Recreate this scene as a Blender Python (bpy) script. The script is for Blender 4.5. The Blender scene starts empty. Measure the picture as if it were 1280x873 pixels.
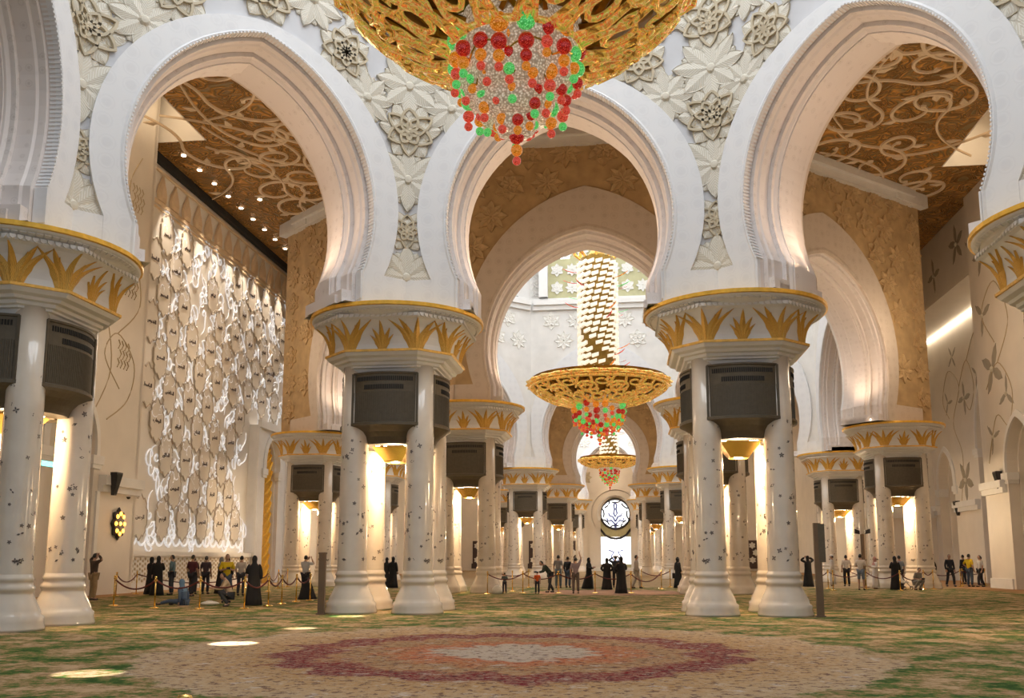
import bpy, math, random
from math import sin, cos, pi, radians, sqrt, atan2, asin, acos, hypot

# ------------------------------------------------------------------ camera, world, light, exposure
SC = bpy.context.scene
COL = SC.collection
random.seed(7)
cam_d = bpy.data.cameras.new('camera'); cam = bpy.data.objects.new('camera', cam_d); COL.objects.link(cam)
SC.camera = cam
F = 1150.0
TH = math.atan(0.15)
PSI = math.atan(139 * cos(TH) / F)
cam.location = (1.6, 0, 1.6)
cam.rotation_euler = (pi / 2 + TH, 0, PSI)
cam_d.sensor_width = 36; cam_d.lens = 36 * F / 1280
cam_d.shift_y = (527 - 436.5) / 1280
cam_d.clip_end = 500
SC.view_settings.view_transform = 'Standard'; SC.view_settings.look = 'None'
SC.view_settings.gamma = 1; SC.view_settings.use_curve_mapping = False
SC.view_settings.exposure = 0.42
SC.cycles.max_bounces = 6; SC.cycles.diffuse_bounces = 4; SC.cycles.glossy_bounces = 3
SC.cycles.transmission_bounces = 4; SC.cycles.sample_clamp_indirect = 6
w = bpy.data.worlds.new('world'); SC.world = w; w.use_nodes = True
w.node_tree.nodes['Background'].inputs[0].default_value = (0.80, 0.88, 1.0, 1)
w.node_tree.nodes['Background'].inputs[1].default_value = 0.35

def light(name, kind, loc, energy, color=(1, 1, 1), size=1.0, rot=(0, 0, 0), size_y=None, spot=None, blend=.5, parent=None):
    l = bpy.data.lights.new(name, kind); l.energy = energy; l.color = color
    if kind == 'AREA':
        l.size = size
        if size_y: l.shape = 'RECTANGLE'; l.size_y = size_y
        else: l.shape = 'DISK'
    else:
        l.shadow_soft_size = size
    if spot: l.spot_size = spot; l.spot_blend = blend
    o = bpy.data.objects.new(name, l); COL.objects.link(o); o.location = loc; o.rotation_euler = rot
    if parent: o.parent = parent
    return o
DAY = (0.88, 0.94, 1.0); WARM = (1.0, 0.70, 0.42)
C1, C2, C3 = 16.4, 62.1, 107.8
# daylight falling from the drum windows of the three domes
light('dome_daylight', 'AREA', (0, C1, 29.5), 3300, DAY, 20)
light('dome_daylight', 'AREA', (0, C2, 36.5), 2500, DAY, 28)
light('dome_daylight', 'AREA', (0, C3, 29.5), 4500, DAY, 20)
# warm fill points added in mid-air to brighten the bays, no fixtures there
for x, y, e in ((-14.5, 37, 900), (14.5, 37, 900), (0, 36.5, 420), (-19, 50, 300), (17.5, 50, 420), (-18, 88, 800), (18, 88, 800),
                (0, 87, 600), (-16, 70, 0), (0, 127, 900), (-17, 122, 900), (17, 122, 900)):
    if e: light('bay_fill', 'POINT', (x, y, 14.0), e * .55, (1, .78, .55), 1.2)
# wall washers over the prayer wall
for i in range(9):
    light('wall_washer', 'SPOT', (-21.9, 45.6 + i * 2.1, 22.6), 1500, (1, .84, .66), .1, (0, radians(9), 0), spot=radians(38), blend=.7)
# cove strip on the right side wall
light('cove_strip', 'AREA', (25.6, 66, 18.72), 60, (1, .82, .6), .3, (0, radians(-30), 0), size_y=18)
# small shafts of sun on the carpet
for (x, y, s, e) in ((-5.87, 17.35, .95, 90000), (-5.95, 21.3, .8, 50000), (-5.95, 12.6, 1.0, 42000), (-6.2, 25.9, 1.1, 60000)):
    light('sun_shaft', 'SPOT', (x + 1.0, y - 4, 23), e, (1, .97, .92), .05, (atan2(4, 23) * 1.0, atan2(1.0, 23), 0), spot=2 * math.atan(s / 2 / 23.4), blend=.25)

# ------------------------------------------------------------------ helpers
def mk(name, V, Fc, mat, parent=None, smooth=False, mi=None, loc=None, rot=None, kind=None):
    me = bpy.data.meshes.new(name); me.from_pydata(V, [], Fc); me.validate()
    for m in (mat if isinstance(mat, (list, tuple)) else [mat]): me.materials.append(m)
    if mi: me.polygons.foreach_set('material_index', mi[:len(me.polygons)])
    if smooth: me.polygons.foreach_set('use_smooth', [True] * len(me.polygons))
    return ob(name, me, parent, loc, rot, kind)
def ob(name, data, parent=None, loc=None, rot=None, kind=None, scale=None):
    o = bpy.data.objects.new(name, data); COL.objects.link(o)
    if parent: o.parent = parent
    if loc: o.location = loc
    if rot: o.rotation_euler = rot
    if scale: o.scale = scale
    if kind: o['kind'] = kind
    return o
def thing(name, label, cat, loc=(0, 0, 0), rz=0, group=None):
    o = ob(name, None, None, loc, (0, 0, rz)); o.empty_display_size = .2
    return tag(o, label, cat, group)
def tag(o, label, cat, group=None):
    o['label'] = label; o['category'] = cat
    if group: o['group'] = group
    return o
class MB:
    def __init__(s): s.V = []; s.F = []; s.M = []; s.m = 0
    def add(s, V, Fc):
        b = len(s.V); s.V += [tuple(v) for v in V]; s.F += [tuple(i + b for i in f) for f in Fc]; s.M += [s.m] * len(Fc)
    def box(s, x0, x1, y0, y1, z0, z1):
        s.add([(x0, y0, z0), (x1, y0, z0), (x1, y1, z0), (x0, y1, z0), (x0, y0, z1), (x1, y0, z1), (x1, y1, z1), (x0, y1, z1)],
              [(0, 3, 2, 1), (4, 5, 6, 7), (0, 1, 5, 4), (1, 2, 6, 5), (2, 3, 7, 6), (3, 0, 4, 7)])
    def rings(s, R, cap0=True, cap1=True, closed=True):
        n = len(R[0]); V = [p for r in R for p in r]; Fc = []
        for i in range(len(R) - 1):
            for j in range(n if closed else n - 1):
                k = (j + 1) % n
                Fc.append((i * n + j, i * n + k, (i + 1) * n + k, (i + 1) * n + j))
        if cap0: Fc.append(tuple(range(n))[::-1])
        if cap1: Fc.append(tuple((len(R) - 1) * n + j for j in range(n)))
        s.add(V, Fc)
    def lathe(s, prof, n=24, c=(0, 0), cap0=True, cap1=True, lob=0, lobn=8):
        s.rings([[(c[0] + r * (1 + lob * abs(sin(lobn * a / 2))) * cos(a), c[1] + r * (1 + lob * abs(sin(lobn * a / 2))) * sin(a), z) for a in [2 * pi * j / n for j in range(n)]] for r, z in prof], cap0, cap1)
    def tube(s, pts, r, n=6, closed=False):
        R = []; L = len(pts)
        for i, p in enumerate(pts):
            a = pts[(i - 1) % L] if closed or i else p; b = pts[(i + 1) % L] if closed or i < L - 1 else p
            d = [b[k] - a[k] for k in range(3)]; l = sqrt(sum(x * x for x in d)) or 1; d = [x / l for x in d]
            h = (0, 0, 1) if abs(d[2]) < .9 else (1, 0, 0)
            u = (d[1] * h[2] - d[2] * h[1], d[2] * h[0] - d[0] * h[2], d[0] * h[1] - d[1] * h[0]); l = sqrt(sum(x * x for x in u)) or 1; u = [x / l for x in u]
            v = (d[1] * u[2] - d[2] * u[1], d[2] * u[0] - d[0] * u[2], d[0] * u[1] - d[1] * u[0])
            rr = r[i] if isinstance(r, (list, tuple)) else r
            R.append([tuple(p[k] + rr * (cos(2 * pi * j / n) * u[k] + sin(2 * pi * j / n) * v[k]) for k in range(3)) for j in range(n)])
        if closed: R.append(R[0])
        s.rings(R, not closed, not closed)
    def build(s, name, mat, parent=None, smooth=False, **k):
        return mk(name, s.V, s.F, mat, parent, smooth, s.M if isinstance(mat, (list, tuple)) else None, **k)

# ------------------------------------------------------------------ materials
class G:
    def __init__(s, name):
        s.m = bpy.data.materials.new(name); s.m.use_nodes = True; s.t = s.m.node_tree; s.b = s.t.nodes['Principled BSDF']
    def n(s, typ, **k):
        nd = s.t.nodes.new(typ)
        for a, v in k.items():
            if a.startswith('i_'):
                key = a[2:]; key = int(key) if key.isdigit() else key
                if hasattr(v, 'is_output'): s.t.links.new(v, nd.inputs[key])
                else: nd.inputs[key].default_value = v
            else: setattr(nd, a, v)
        return nd
    def math(s, op, a, b=0.0, c=0.0): return s.n('ShaderNodeMath', operation=op, i_0=a, i_1=b, i_2=c).outputs[0]
    def coord(s, which='Object'): return s.n('ShaderNodeTexCoord').outputs[which]
    def noise(s, scale, detail=3, vec=None, rough=.5, dist=0):
        k = dict(i_Scale=scale, i_Detail=detail, i_Roughness=rough, i_Distortion=dist)
        nd = s.n('ShaderNodeTexNoise', **k); s.t.links.new(vec or s.coord(), nd.inputs['Vector']); return nd.outputs['Fac']
    def voro(s, scale, vec=None, out='Distance', feature='F1', rnd=1.0):
        nd = s.n('ShaderNodeTexVoronoi', feature=feature, i_Scale=scale, i_Randomness=rnd); s.t.links.new(vec or s.coord(), nd.inputs['Vector']); return nd.outputs[out]
    def ramp(s, fac, stops, interp='LINEAR'):
        nd = s.n('ShaderNodeValToRGB', i_0=fac); e = nd.color_ramp.elements; nd.color_ramp.interpolation = interp
        while len(e) < len(stops): e.new(.5)
        for q, (p, c) in zip(e, stops): q.position = p; q.color = (*c, 1) if len(c) == 3 else c
        return nd.outputs[0]
    def mix(s, fac, a, b, mode='MIX'):
        nd = s.n('ShaderNodeMix', data_type='RGBA', blend_type=mode)
        for i, v in ((0, fac), (6, a), (7, b)):
            if hasattr(v, 'is_output'): s.t.links.new(v, nd.inputs[i])
            elif i == 0: nd.inputs[0].default_value = v
            else: nd.inputs[i].default_value = (*v, 1)
        return nd.outputs[2]
    def set(s, base=None, rough=.5, metal=0, emis=None, estr=0, bump=None, bstr=.3, bdist=.02, spec=None, trans=None, coat=None):
        b = s.b.inputs
        def put(k, v):
            if hasattr(v, 'is_output'): s.t.links.new(v, b[k])
            else: b[k].default_value = (*v, 1) if isinstance(v, tuple) and len(v) == 3 else v
        if base is not None: put('Base Color', base)
        put('Roughness', rough); put('Metallic', metal)
        if emis is not None: put('Emission Color', emis); put('Emission Strength', estr)
        if spec is not None: put('Specular IOR Level', spec)
        if trans is not None: put('Transmission Weight', trans)
        if coat is not None: put('Coat Weight', coat)
        if bump is not None:
            bn = s.n('ShaderNodeBump', i_Height=bump, i_Strength=bstr, i_Distance=bdist); s.t.links.new(bn.outputs[0], b['Normal'])
        return s.m
def plain(name, c, rough=.6, metal=0, var=.12, scale=2.0, **k):
    g = G(name); f = g.noise(scale, 4)
    base = g.ramp(f, [(.25, tuple(x * (1 - var) for x in c)), (.75, tuple(min(1, x * (1 + var)) for x in c))])
    return g.set(base, rough, metal, **k)
def spotted(name, c, c2, rough, vs, thr):
    # stone carved with a faint repeat of rosettes
    g = G(name); v = g.voro(vs, rnd=.35)
    f = g.ramp(v, [(thr - .12, (1, 1, 1)), (thr, (0, 0, 0)), (thr + .06, (.6, .6, .6)), (thr + .14, (0, 0, 0))])
    base = g.mix(f, c, c2)
    base = g.mix(g.math('MULTIPLY', g.noise(.8, 4), .12), base, tuple(x * .8 for x in c))
    return g.set(base, rough, bump=f, bstr=.15, bdist=.01)

def emis(name, c, e, base=(.8, .8, .8)):
    return G(name).set(base, .5, emis=c, estr=e)
M = {}
M['band'] = spotted('white_carved_stone', (.77, .77, .78), (.725, .725, .74), .6, 1.9, .32)
M['band_shade'] = spotted('shaded_arch_stone', (.66, .57, .49), (.58, .49, .41), .6, 1.9, .32)  # the white arch band again, with the shade of the bays in its colour
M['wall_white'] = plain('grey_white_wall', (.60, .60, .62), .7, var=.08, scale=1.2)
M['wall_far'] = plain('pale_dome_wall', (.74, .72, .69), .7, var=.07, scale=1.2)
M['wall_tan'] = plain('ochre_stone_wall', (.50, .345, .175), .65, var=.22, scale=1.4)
M['wall_cream'] = plain('cream_marble', (.74, .68, .60), .5, var=.06, scale=.7)
M['trim'] = plain('white_trim', (.76, .74, .71), .5, var=.05)
M['soffit'] = spotted('arch_reveal', (.74, .68, .65), (.60, .54, .51), .6, 3.2, .18)
M['gold'] = plain('gold_leaf', (.86, .50, .07), .38, .55, var=.18, scale=6)
M['goldp'] = plain('gold_paint', (.80, .47, .10), .45, .25, var=.22, scale=9)
M['brass'] = plain('polished_brass', (.83, .55, .16), .22, .95, var=.1)
M['bronze'] = plain('bronze_mesh', (.115, .092, .06), .5, .2, var=.12, scale=9)
M['dark'] = plain('dark_slot', (.02, .018, .015), .8)
M['rope'] = plain('maroon_rope', (.10, .012, .012), .7)
M['petal_in'] = plain('inlay_stone', (.10, .075, .065), .35, var=.3, scale=8)
M['tan_relief'] = plain('ochre_relief', (.54, .375, .195), .6, var=.15, scale=2.5)
M['white_relief'] = plain('white_relief', (.80, .78, .73), .6, var=.05)
M['line'] = plain('tan_outline', (.52, .44, .31), .6, var=.1)
M['wood'] = plain('brown_post', (.16, .10, .055), .5)
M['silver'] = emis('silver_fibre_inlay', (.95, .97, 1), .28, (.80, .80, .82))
M['olive'] = plain('olive_niche', (.50, .47, .27), .7)
M['steel'] = plain('dark_metal', (.05, .045, .045), .4, .5)
M['lamp'] = emis('lit_lamp', (1, .80, .52), 26)
M['down'] = emis('downlight', (1, .86, .66), 9)
M['orange'] = emis('orange_lamp', (1, .36, .03), 4)
M['cove'] = emis('cove_glow', (1, .86, .62), 5)
M['exit'] = emis('green_sign', (.15, .9, .8), 1.6)
# marble of the columns: cream, glossy, faint vines
g = G('cream_column_marble'); f = g.noise(1.4, 5)
M['marble'] = g.set(g.ramp(f, [(.3, (.63, .54, .44)), (.7, (.72, .64, .53))]), .16, coat=.4)
# carved leaf: fine veins running out from the mid rib
g = G('cream_leaf'); uv = g.coord('UV'); sx = g.n('ShaderNodeSeparateXYZ', i_0=uv)
vv = g.math('SINE', g.math('MULTIPLY', g.math('SUBTRACT', sx.outputs[0], g.math('MULTIPLY', g.math('ABSOLUTE', sx.outputs[1]), .8)), 75.))
fv = g.ramp(vv, [(.35, (0, 0, 0)), (.75, (1, 1, 1))])
M['leaf'] = g.set(g.mix(g.math('MULTIPLY', fv, .8), (.62, .57, .47), (.78, .755, .69)), .6, bump=fv, bstr=.4, bdist=.02)
# gilded palms
g = G('gilded_palm'); uv = g.coord('UV'); sx = g.n('ShaderNodeSeparateXYZ', i_0=uv)
vv = g.math('SINE', g.math('MULTIPLY', g.math('SUBTRACT', sx.outputs[0], g.math('MULTIPLY', g.math('ABSOLUTE', sx.outputs[1]), .6)), 60.))
fv = g.ramp(vv, [(.3, (0, 0, 0)), (.7, (1, 1, 1))])
M['palm'] = g.set(g.mix(fv, (.55, .30, .05), (.86, .52, .11)), .42, .3, bump=fv, bstr=.3, bdist=.01)
# chandelier gold, red and green glints painted in; glow stands in for reflections
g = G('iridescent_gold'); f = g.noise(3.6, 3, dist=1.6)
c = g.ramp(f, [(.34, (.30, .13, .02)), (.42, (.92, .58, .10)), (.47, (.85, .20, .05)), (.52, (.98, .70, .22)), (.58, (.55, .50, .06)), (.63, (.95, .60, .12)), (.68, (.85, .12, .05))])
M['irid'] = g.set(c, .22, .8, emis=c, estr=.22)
M['irid_in'] = plain('dish_gold', (.26, .15, .03), .35, .85, var=.3, scale=3)
# cut crystal, its sparkle painted as bright cells with a slight glow
g = G('crystal_mesh'); v = g.voro(22); f2 = g.noise(7, 2)
c = g.ramp(v, [(.0, (1, .93, .80)), (.3, (.72, .58, .42)), (.65, (.36, .27, .18))])
M['crystal'] = g.set(c, .15, .2, emis=c, estr=.34, bump=v, bstr=.6, bdist=.03)
M['crystalbar'] = emis('crystal_bar', (1, .90, .72), .38, (.80, .74, .64))
def ballmat(name, a, b, e):  # sparkle and inner light painted as bright cells in the glass colour
    g = G(name); v = g.voro(6); c = g.ramp(v, [(.05, b), (.35, a), (.8, tuple(x * .55 for x in a))])
    return g.set(c, .08, emis=c, estr=e, bump=v, bstr=.3, bdist=.01, coat=.6)
M['b_red'] = ballmat('red_glass', (.55, .010, .008), (1, .18, .12), .26)
M['b_orange'] = ballmat('orange_glass', (.86, .26, .012), (1, .66, .2), .34)
M['b_green'] = ballmat('green_glass', (.10, .78, .16), (.5, 1, .55), .36)
M['b_pink'] = ballmat('scarlet_glass', (.85, .07, .04), (1, .34, .24), .32)
# gilded ceiling with low scrolling relief
g = G('gilded_ceiling'); f = g.noise(.62, 1, dist=1.9)
k1 = g.ramp(f, [(.33, (0, 0, 0)), (.37, (1, 1, 1)), (.41, (0, 0, 0)), (.45, (1, 1, 1)), (.49, (0, 0, 0)), (.53, (1, 1, 1)), (.57, (0, 0, 0)), (.61, (1, 1, 1)), (.65, (0, 0, 0)), (.69, (1, 1, 1)), (.73, (0, 0, 0))])
M['ceil'] = g.set(g.mix(k1, (.25, .165, .06), (.66, .31, .055)), .5, .25, bump=k1, bstr=1.0, bdist=.14)
M['scroll'] = plain('cream_scroll', (.72, .56, .38), .55, var=.08)
M['pane'] = emis('bright_pane', (.93, .97, 1), 1.25)
# carpet
g = G('patterned_carpet'); P = g.n('ShaderNodeSeparateXYZ', i_0=g.coord())
def ringd(cx, cy):
    dx = g.math('SUBTRACT', P.outputs[0], cx); dy = g.math('SUBTRACT', P.outputs[1], cy)
    d = g.math('SQRT', g.math('ADD', g.math('MULTIPLY', dx, dx), g.math('MULTIPLY', dy, dy)))
    lob = g.math('MULTIPLY', g.math('ABSOLUTE', g.math('SINE', g.math('MULTIPLY', g.math('ARCTAN2', dy, dx), 8.0))), .32)
    return g.math('ADD', g.math('SUBTRACT', d, lob), g.math('MULTIPLY', g.math('SUBTRACT', g.noise(1.1, 3), .5), 1.0))
n1 = g.noise(1.3, 4); n2 = g.noise(5.5, 5, rough=.8); n3 = g.noise(9.0, 3, rough=.75)
n4 = g.voro(1.7, out='Distance')
green = g.ramp(g.math('ADD', g.math('MULTIPLY', n1, .5), g.math('MULTIPLY', n2, .58)), [(.44, (.022, .070, .012)), (.50, (.085, .145, .030)), (.55, (.26, .17, .07)), (.62, (.48, .33, .19))])
spk = g.ramp(n4, [(.0, (1, 1, 1)), (.16, (1, 1, 1)), (.22, (0, 0, 0))])
green = g.mix(g.math('MULTIPLY', spk, .55), green, (.36, .20, .12))
D = ringd(-.35, 16.3)
S_ = 1 / 8.0
DD = g.math('ADD', D, g.math('MULTIPLY', g.math('SUBTRACT', g.voro(1.5), .35), .55))
med = g.ramp(g.math('MULTIPLY', DD, S_), [(.0, (.52, .46, .40)), (1.15 * S_, (.50, .43, .36)), (1.4 * S_, (.48, .12, .045)), (2.05 * S_, (.44, .16, .06)), (2.35 * S_, (.34, .19, .09)),
     (2.8 * S_, (.42, .22, .10)), (3.05 * S_, (.21, .014, .018)), (3.85 * S_, (.18, .012, .022)), (4.05 * S_, (.42, .24, .10)), (5.0 * S_, (.46, .29, .14)), (5.9 * S_, (.44, .31, .18))])
fine = g.ramp(n3, [(.47, (0, 0, 0)), (.53, (1, 1, 1))])
med = g.mix(g.math('MULTIPLY', fine, .38), med, (.54, .43, .30))
fine2 = g.ramp(g.noise(6.0, 4, rough=.75), [(.545, (0, 0, 0)), (.575, (1, 1, 1))])
med = g.mix(g.math('MULTIPLY', fine2, .75), med, (.085, .03, .035))
fine3 = g.ramp(g.noise(2.2, 5, rough=.8), [(.58, (0, 0, 0)), (.62, (1, 1, 1))])
med = g.mix(g.math('MULTIPLY', fine3, .6), med, (.56, .50, .45))
isin = g.ramp(g.math('ADD', g.math('MULTIPLY', D, .1), g.math('MULTIPLY', g.math('SUBTRACT', g.noise(5, 4, rough=.7), .5), .10)), [(.59, (1, 1, 1)), (.605, (0, 0, 0))])
col = g.mix(isin, green, med)
D2 = ringd(1.0, 46.0); is2 = g.math('LESS_THAN', D2, 3.6)
col = g.mix(g.math('MULTIPLY', is2, .75), col, (.36, .20, .15))
yy = g.math('GREATER_THAN', P.outputs[1], 54.0)
col = g.mix(g.math('MULTIPLY', yy, .6), col, (.40, .27, .17))
xx = g.math('GREATER_THAN', g.math('ABSOLUTE', P.outputs[0]), 20.3)
col = g.mix(g.math('MULTIPLY', xx, .8), col, (.42, .23, .11))
M['carpet'] = g.set(col, .95, bump=n3, bstr=.25, bdist=.02, spec=.1)

# ------------------------------------------------------------------ the setting: floor, walls of the three domed rings, gilded ceiling
b = MB(); b.box(-27, 27, -8, 134, -.2, 0); floor = b.build('floor', M['carpet'], kind='structure')
CEIL = 23.2; ZS = 9.2; T = 2.8
PI1L = (-5.55, 28.5); PI1R = (5.15, 28.5); PI1FL = (-13.3, 20.8); PI1FR = (12.6, 21.5)
RING1 = [(-12.3, 10.6), PI1FL, PI1L, PI1R, PI1FR, (12.1, 11.2)]
RING2 = [(-6.0, 45.6), (6.0, 45.6), (17.3, 55.2), (17.3, 69.5), (6.5, 78.6), (-6.5, 78.6), (-17.3, 69.5), (-17.3, 55.2)]
RING3 = [(-5.0, 95.7), (5.0, 95.7), (12.1, 102.8), (12.1, 112.8), (5.0, 119.9), (-5.0, 119.9), (-12.1, 112.8), (-12.1, 102.8)]

def arch(a, e, zc, o, n, zs):
    r = a + e - o; zf = max(zs, ZS + .95); p0 = asin(max(-1, (zf - zc) / r)); p1 = acos(min(1, e / r))
    R = [(-e + r * cos(p0 + (p1 - p0) * i / (n - 1)), zc + r * sin(p0 + (p1 - p0) * i / (n - 1))) for i in range(n)]
    R = [(R[0][0], zs)] + R
    return R + [(-x, z) for x, z in R[-2::-1]]
SMALL = dict(a=3.49, e=1.13, zc=12.0, oa=4.42, oe=.29, ozc=12.2)
BIG = dict(a=5.05, e=.92, zc=12.0, oa=6.05, oe=1.6, ozc=12.7)
SOFF = [(0, 0), (.16, 0), (.16, .13), (.34, .13), (.40, .17), (.80, .17), (.80, .30), (.92, .30), (1.0, .36), (1.06, .36), (1.06, .40), (1.40, .40)]
PET = {}
def petal_data(kind, ang, fold):
    key = (kind, round(ang, 3), fold)
    if key in PET: return PET[key]
    L, W_, y0, base = {'big': (1.0, .34, .05, .06), 'long': (1.0, .25, .06, .05), 'short': (.82, .26, .02, .3), 'loop': (.78, .26, .10, .02), 'ring': (.46, .16, .13, .0)}[kind]
    V = []; Fc = []; UV = []; MI = []; N = 8
    ca, sa = cos(ang), sin(ang)
    def put(x, z, y):
        X = x * ca + z * sa; Z = -x * sa + z * ca
        V.append((X, -(y + abs(X) * fold), Z))
    prof = lambda t: W_ * (sin(pi * min(1, t ** .80)) ** .75 if 0 < t < 1 else 0)
    if kind in ('loop', 'ring'):
        pts = [(prof(i / N), base + (L - base) * i / N) for i in range(N + 1)] + [(-prof(i / N), base + (L - base) * i / N) for i in range(N - 1, 0, -1)]
        n = len(pts); cx = 0; cz = (base + L) / 2; t = .045
        for (x, z) in pts:
            l = hypot(x, z - cz) or 1; dx, dz = x / l * t, (z - cz) / l * t
            put(x - dx, z - dz, y0 - .07); put(x - dx * .8, z - dz * .8, y0 + .03); put(x + dx, z + dz, y0 + .03); put(x + dx, z + dz, y0 - .07)
        for i in range(n):
            j = (i + 1) % n
            for k in range(3): Fc.append((i * 4 + k, i * 4 + k + 1, j * 4 + k + 1, j * 4 + k)); MI.append(1)
        UV = None
    else:
        for i in range(N + 1):
            t = i / N; wd = prof(t); z = base + (L - base) * t
            for k, (s, yy) in enumerate(((-1.06, -.05), (-1.0, y0 + .015), (-.86, y0), (0, y0 + .035), (.86, y0), (1.0, y0 + .015), (1.06, -.05))):
                put(wd * s, z, yy)
        for i in range(N):
            for k in range(6):
                Fc.append((i * 7 + k, i * 7 + k + 1, i * 7 + k + 8, i * 7 + k + 7)); MI.append(1 if k in (0, 1, 4, 5) and kind == 'big' else 0)
        UV = lambda vi: ((vi // 7) / N, ((vi % 7) - 3) / 3)
    me = bpy.data.meshes.new('petal'); me.from_pydata(V, [], Fc); me.materials.append(M['leaf']); me.materials.append(M['line'])
    me.polygons.foreach_set('material_index', MI)
    if UV:
        l = me.uv_layers.new(name='uv')
        for lp in me.loops: l.data[lp.index].uv = UV(lp.vertex_index)
    PET[key] = me
    return me
BOSS = None
def boss_data():
    global BOSS
    if not BOSS:
        q = MB(); q.lathe([(.2, 0), (.19, .07), (.1, .15), (0.01, .16)], 10)
        q.V = [(x, -z, y) for x, y, z in q.V]
        o = q.build('boss', M['leaf']); BOSS = o.data; bpy.data.objects.remove(o)
    return BOSS
def flower(parent, u, v, z, kind, s, fold=0.0, rz=0.0, turn=0.0):
    f = ob('relief_flower', boss_data(), parent, (u, v, z), (0, 0, rz), None, (s, s, s))
    if kind == 'A': spec = [('big', i * pi / 3 + pi / 6) for i in range(6)] + [('loop', i * pi / 3) for i in range(6)] + [('ring', i * pi / 3 + pi / 6) for i in range(6)]
    else: spec = [('long', i * pi / 4) for i in range(8)] + [('short', i * pi / 4 + pi / 8) for i in range(8)]
    for k, a in spec: ob('petal', petal_data(k, a + turn, fold), f)
    return f
STONE = {}
def stone_flower(parent, u, v, z, s, rz, mat, kind=0):
    key = (mat, kind)
    if key not in STONE:
        q = MB()
        for ring, (L, W_, y0, off) in enumerate(((1.0, .36, .07, 0), (.62, .26, .16, .5)) if kind == 0 else ((1.0, .24, .09, 0), (.75, .2, .05, .5))):
            n = 6 if kind == 0 else 8
            for i in range(n):
                a = 2 * pi * (i + off) / n; ca, sa = cos(a), sin(a); V = []
                for t in (0.06, .3, .55, .8, 1.0):
                    wd = W_ * sin(pi * min(1, t ** .8)) ** .8 if t < 1 else 0.0
                    for sx_, yy in ((-1.05, -.05), (-1, y0 + .04), (0, y0 - .03), (1, y0 + .04), (1.05, -.05)):
                        x = wd * sx_; zz = L * t; V.append((x * ca + zz * sa, -yy, -x * sa + zz * ca))
                q.add(V, [(r * 5 + k, r * 5 + k + 1, r * 5 + k + 6, r * 5 + k + 5) for r in range(4) for k in range(4)])
        o = q.build('relief_flower', M[mat]); STONE[key] = o.data; bpy.data.objects.remove(o)
    return ob('relief_flower', STONE[key], parent, (u, v, z), (0, 0, rz), None, (s, s, s))

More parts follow.
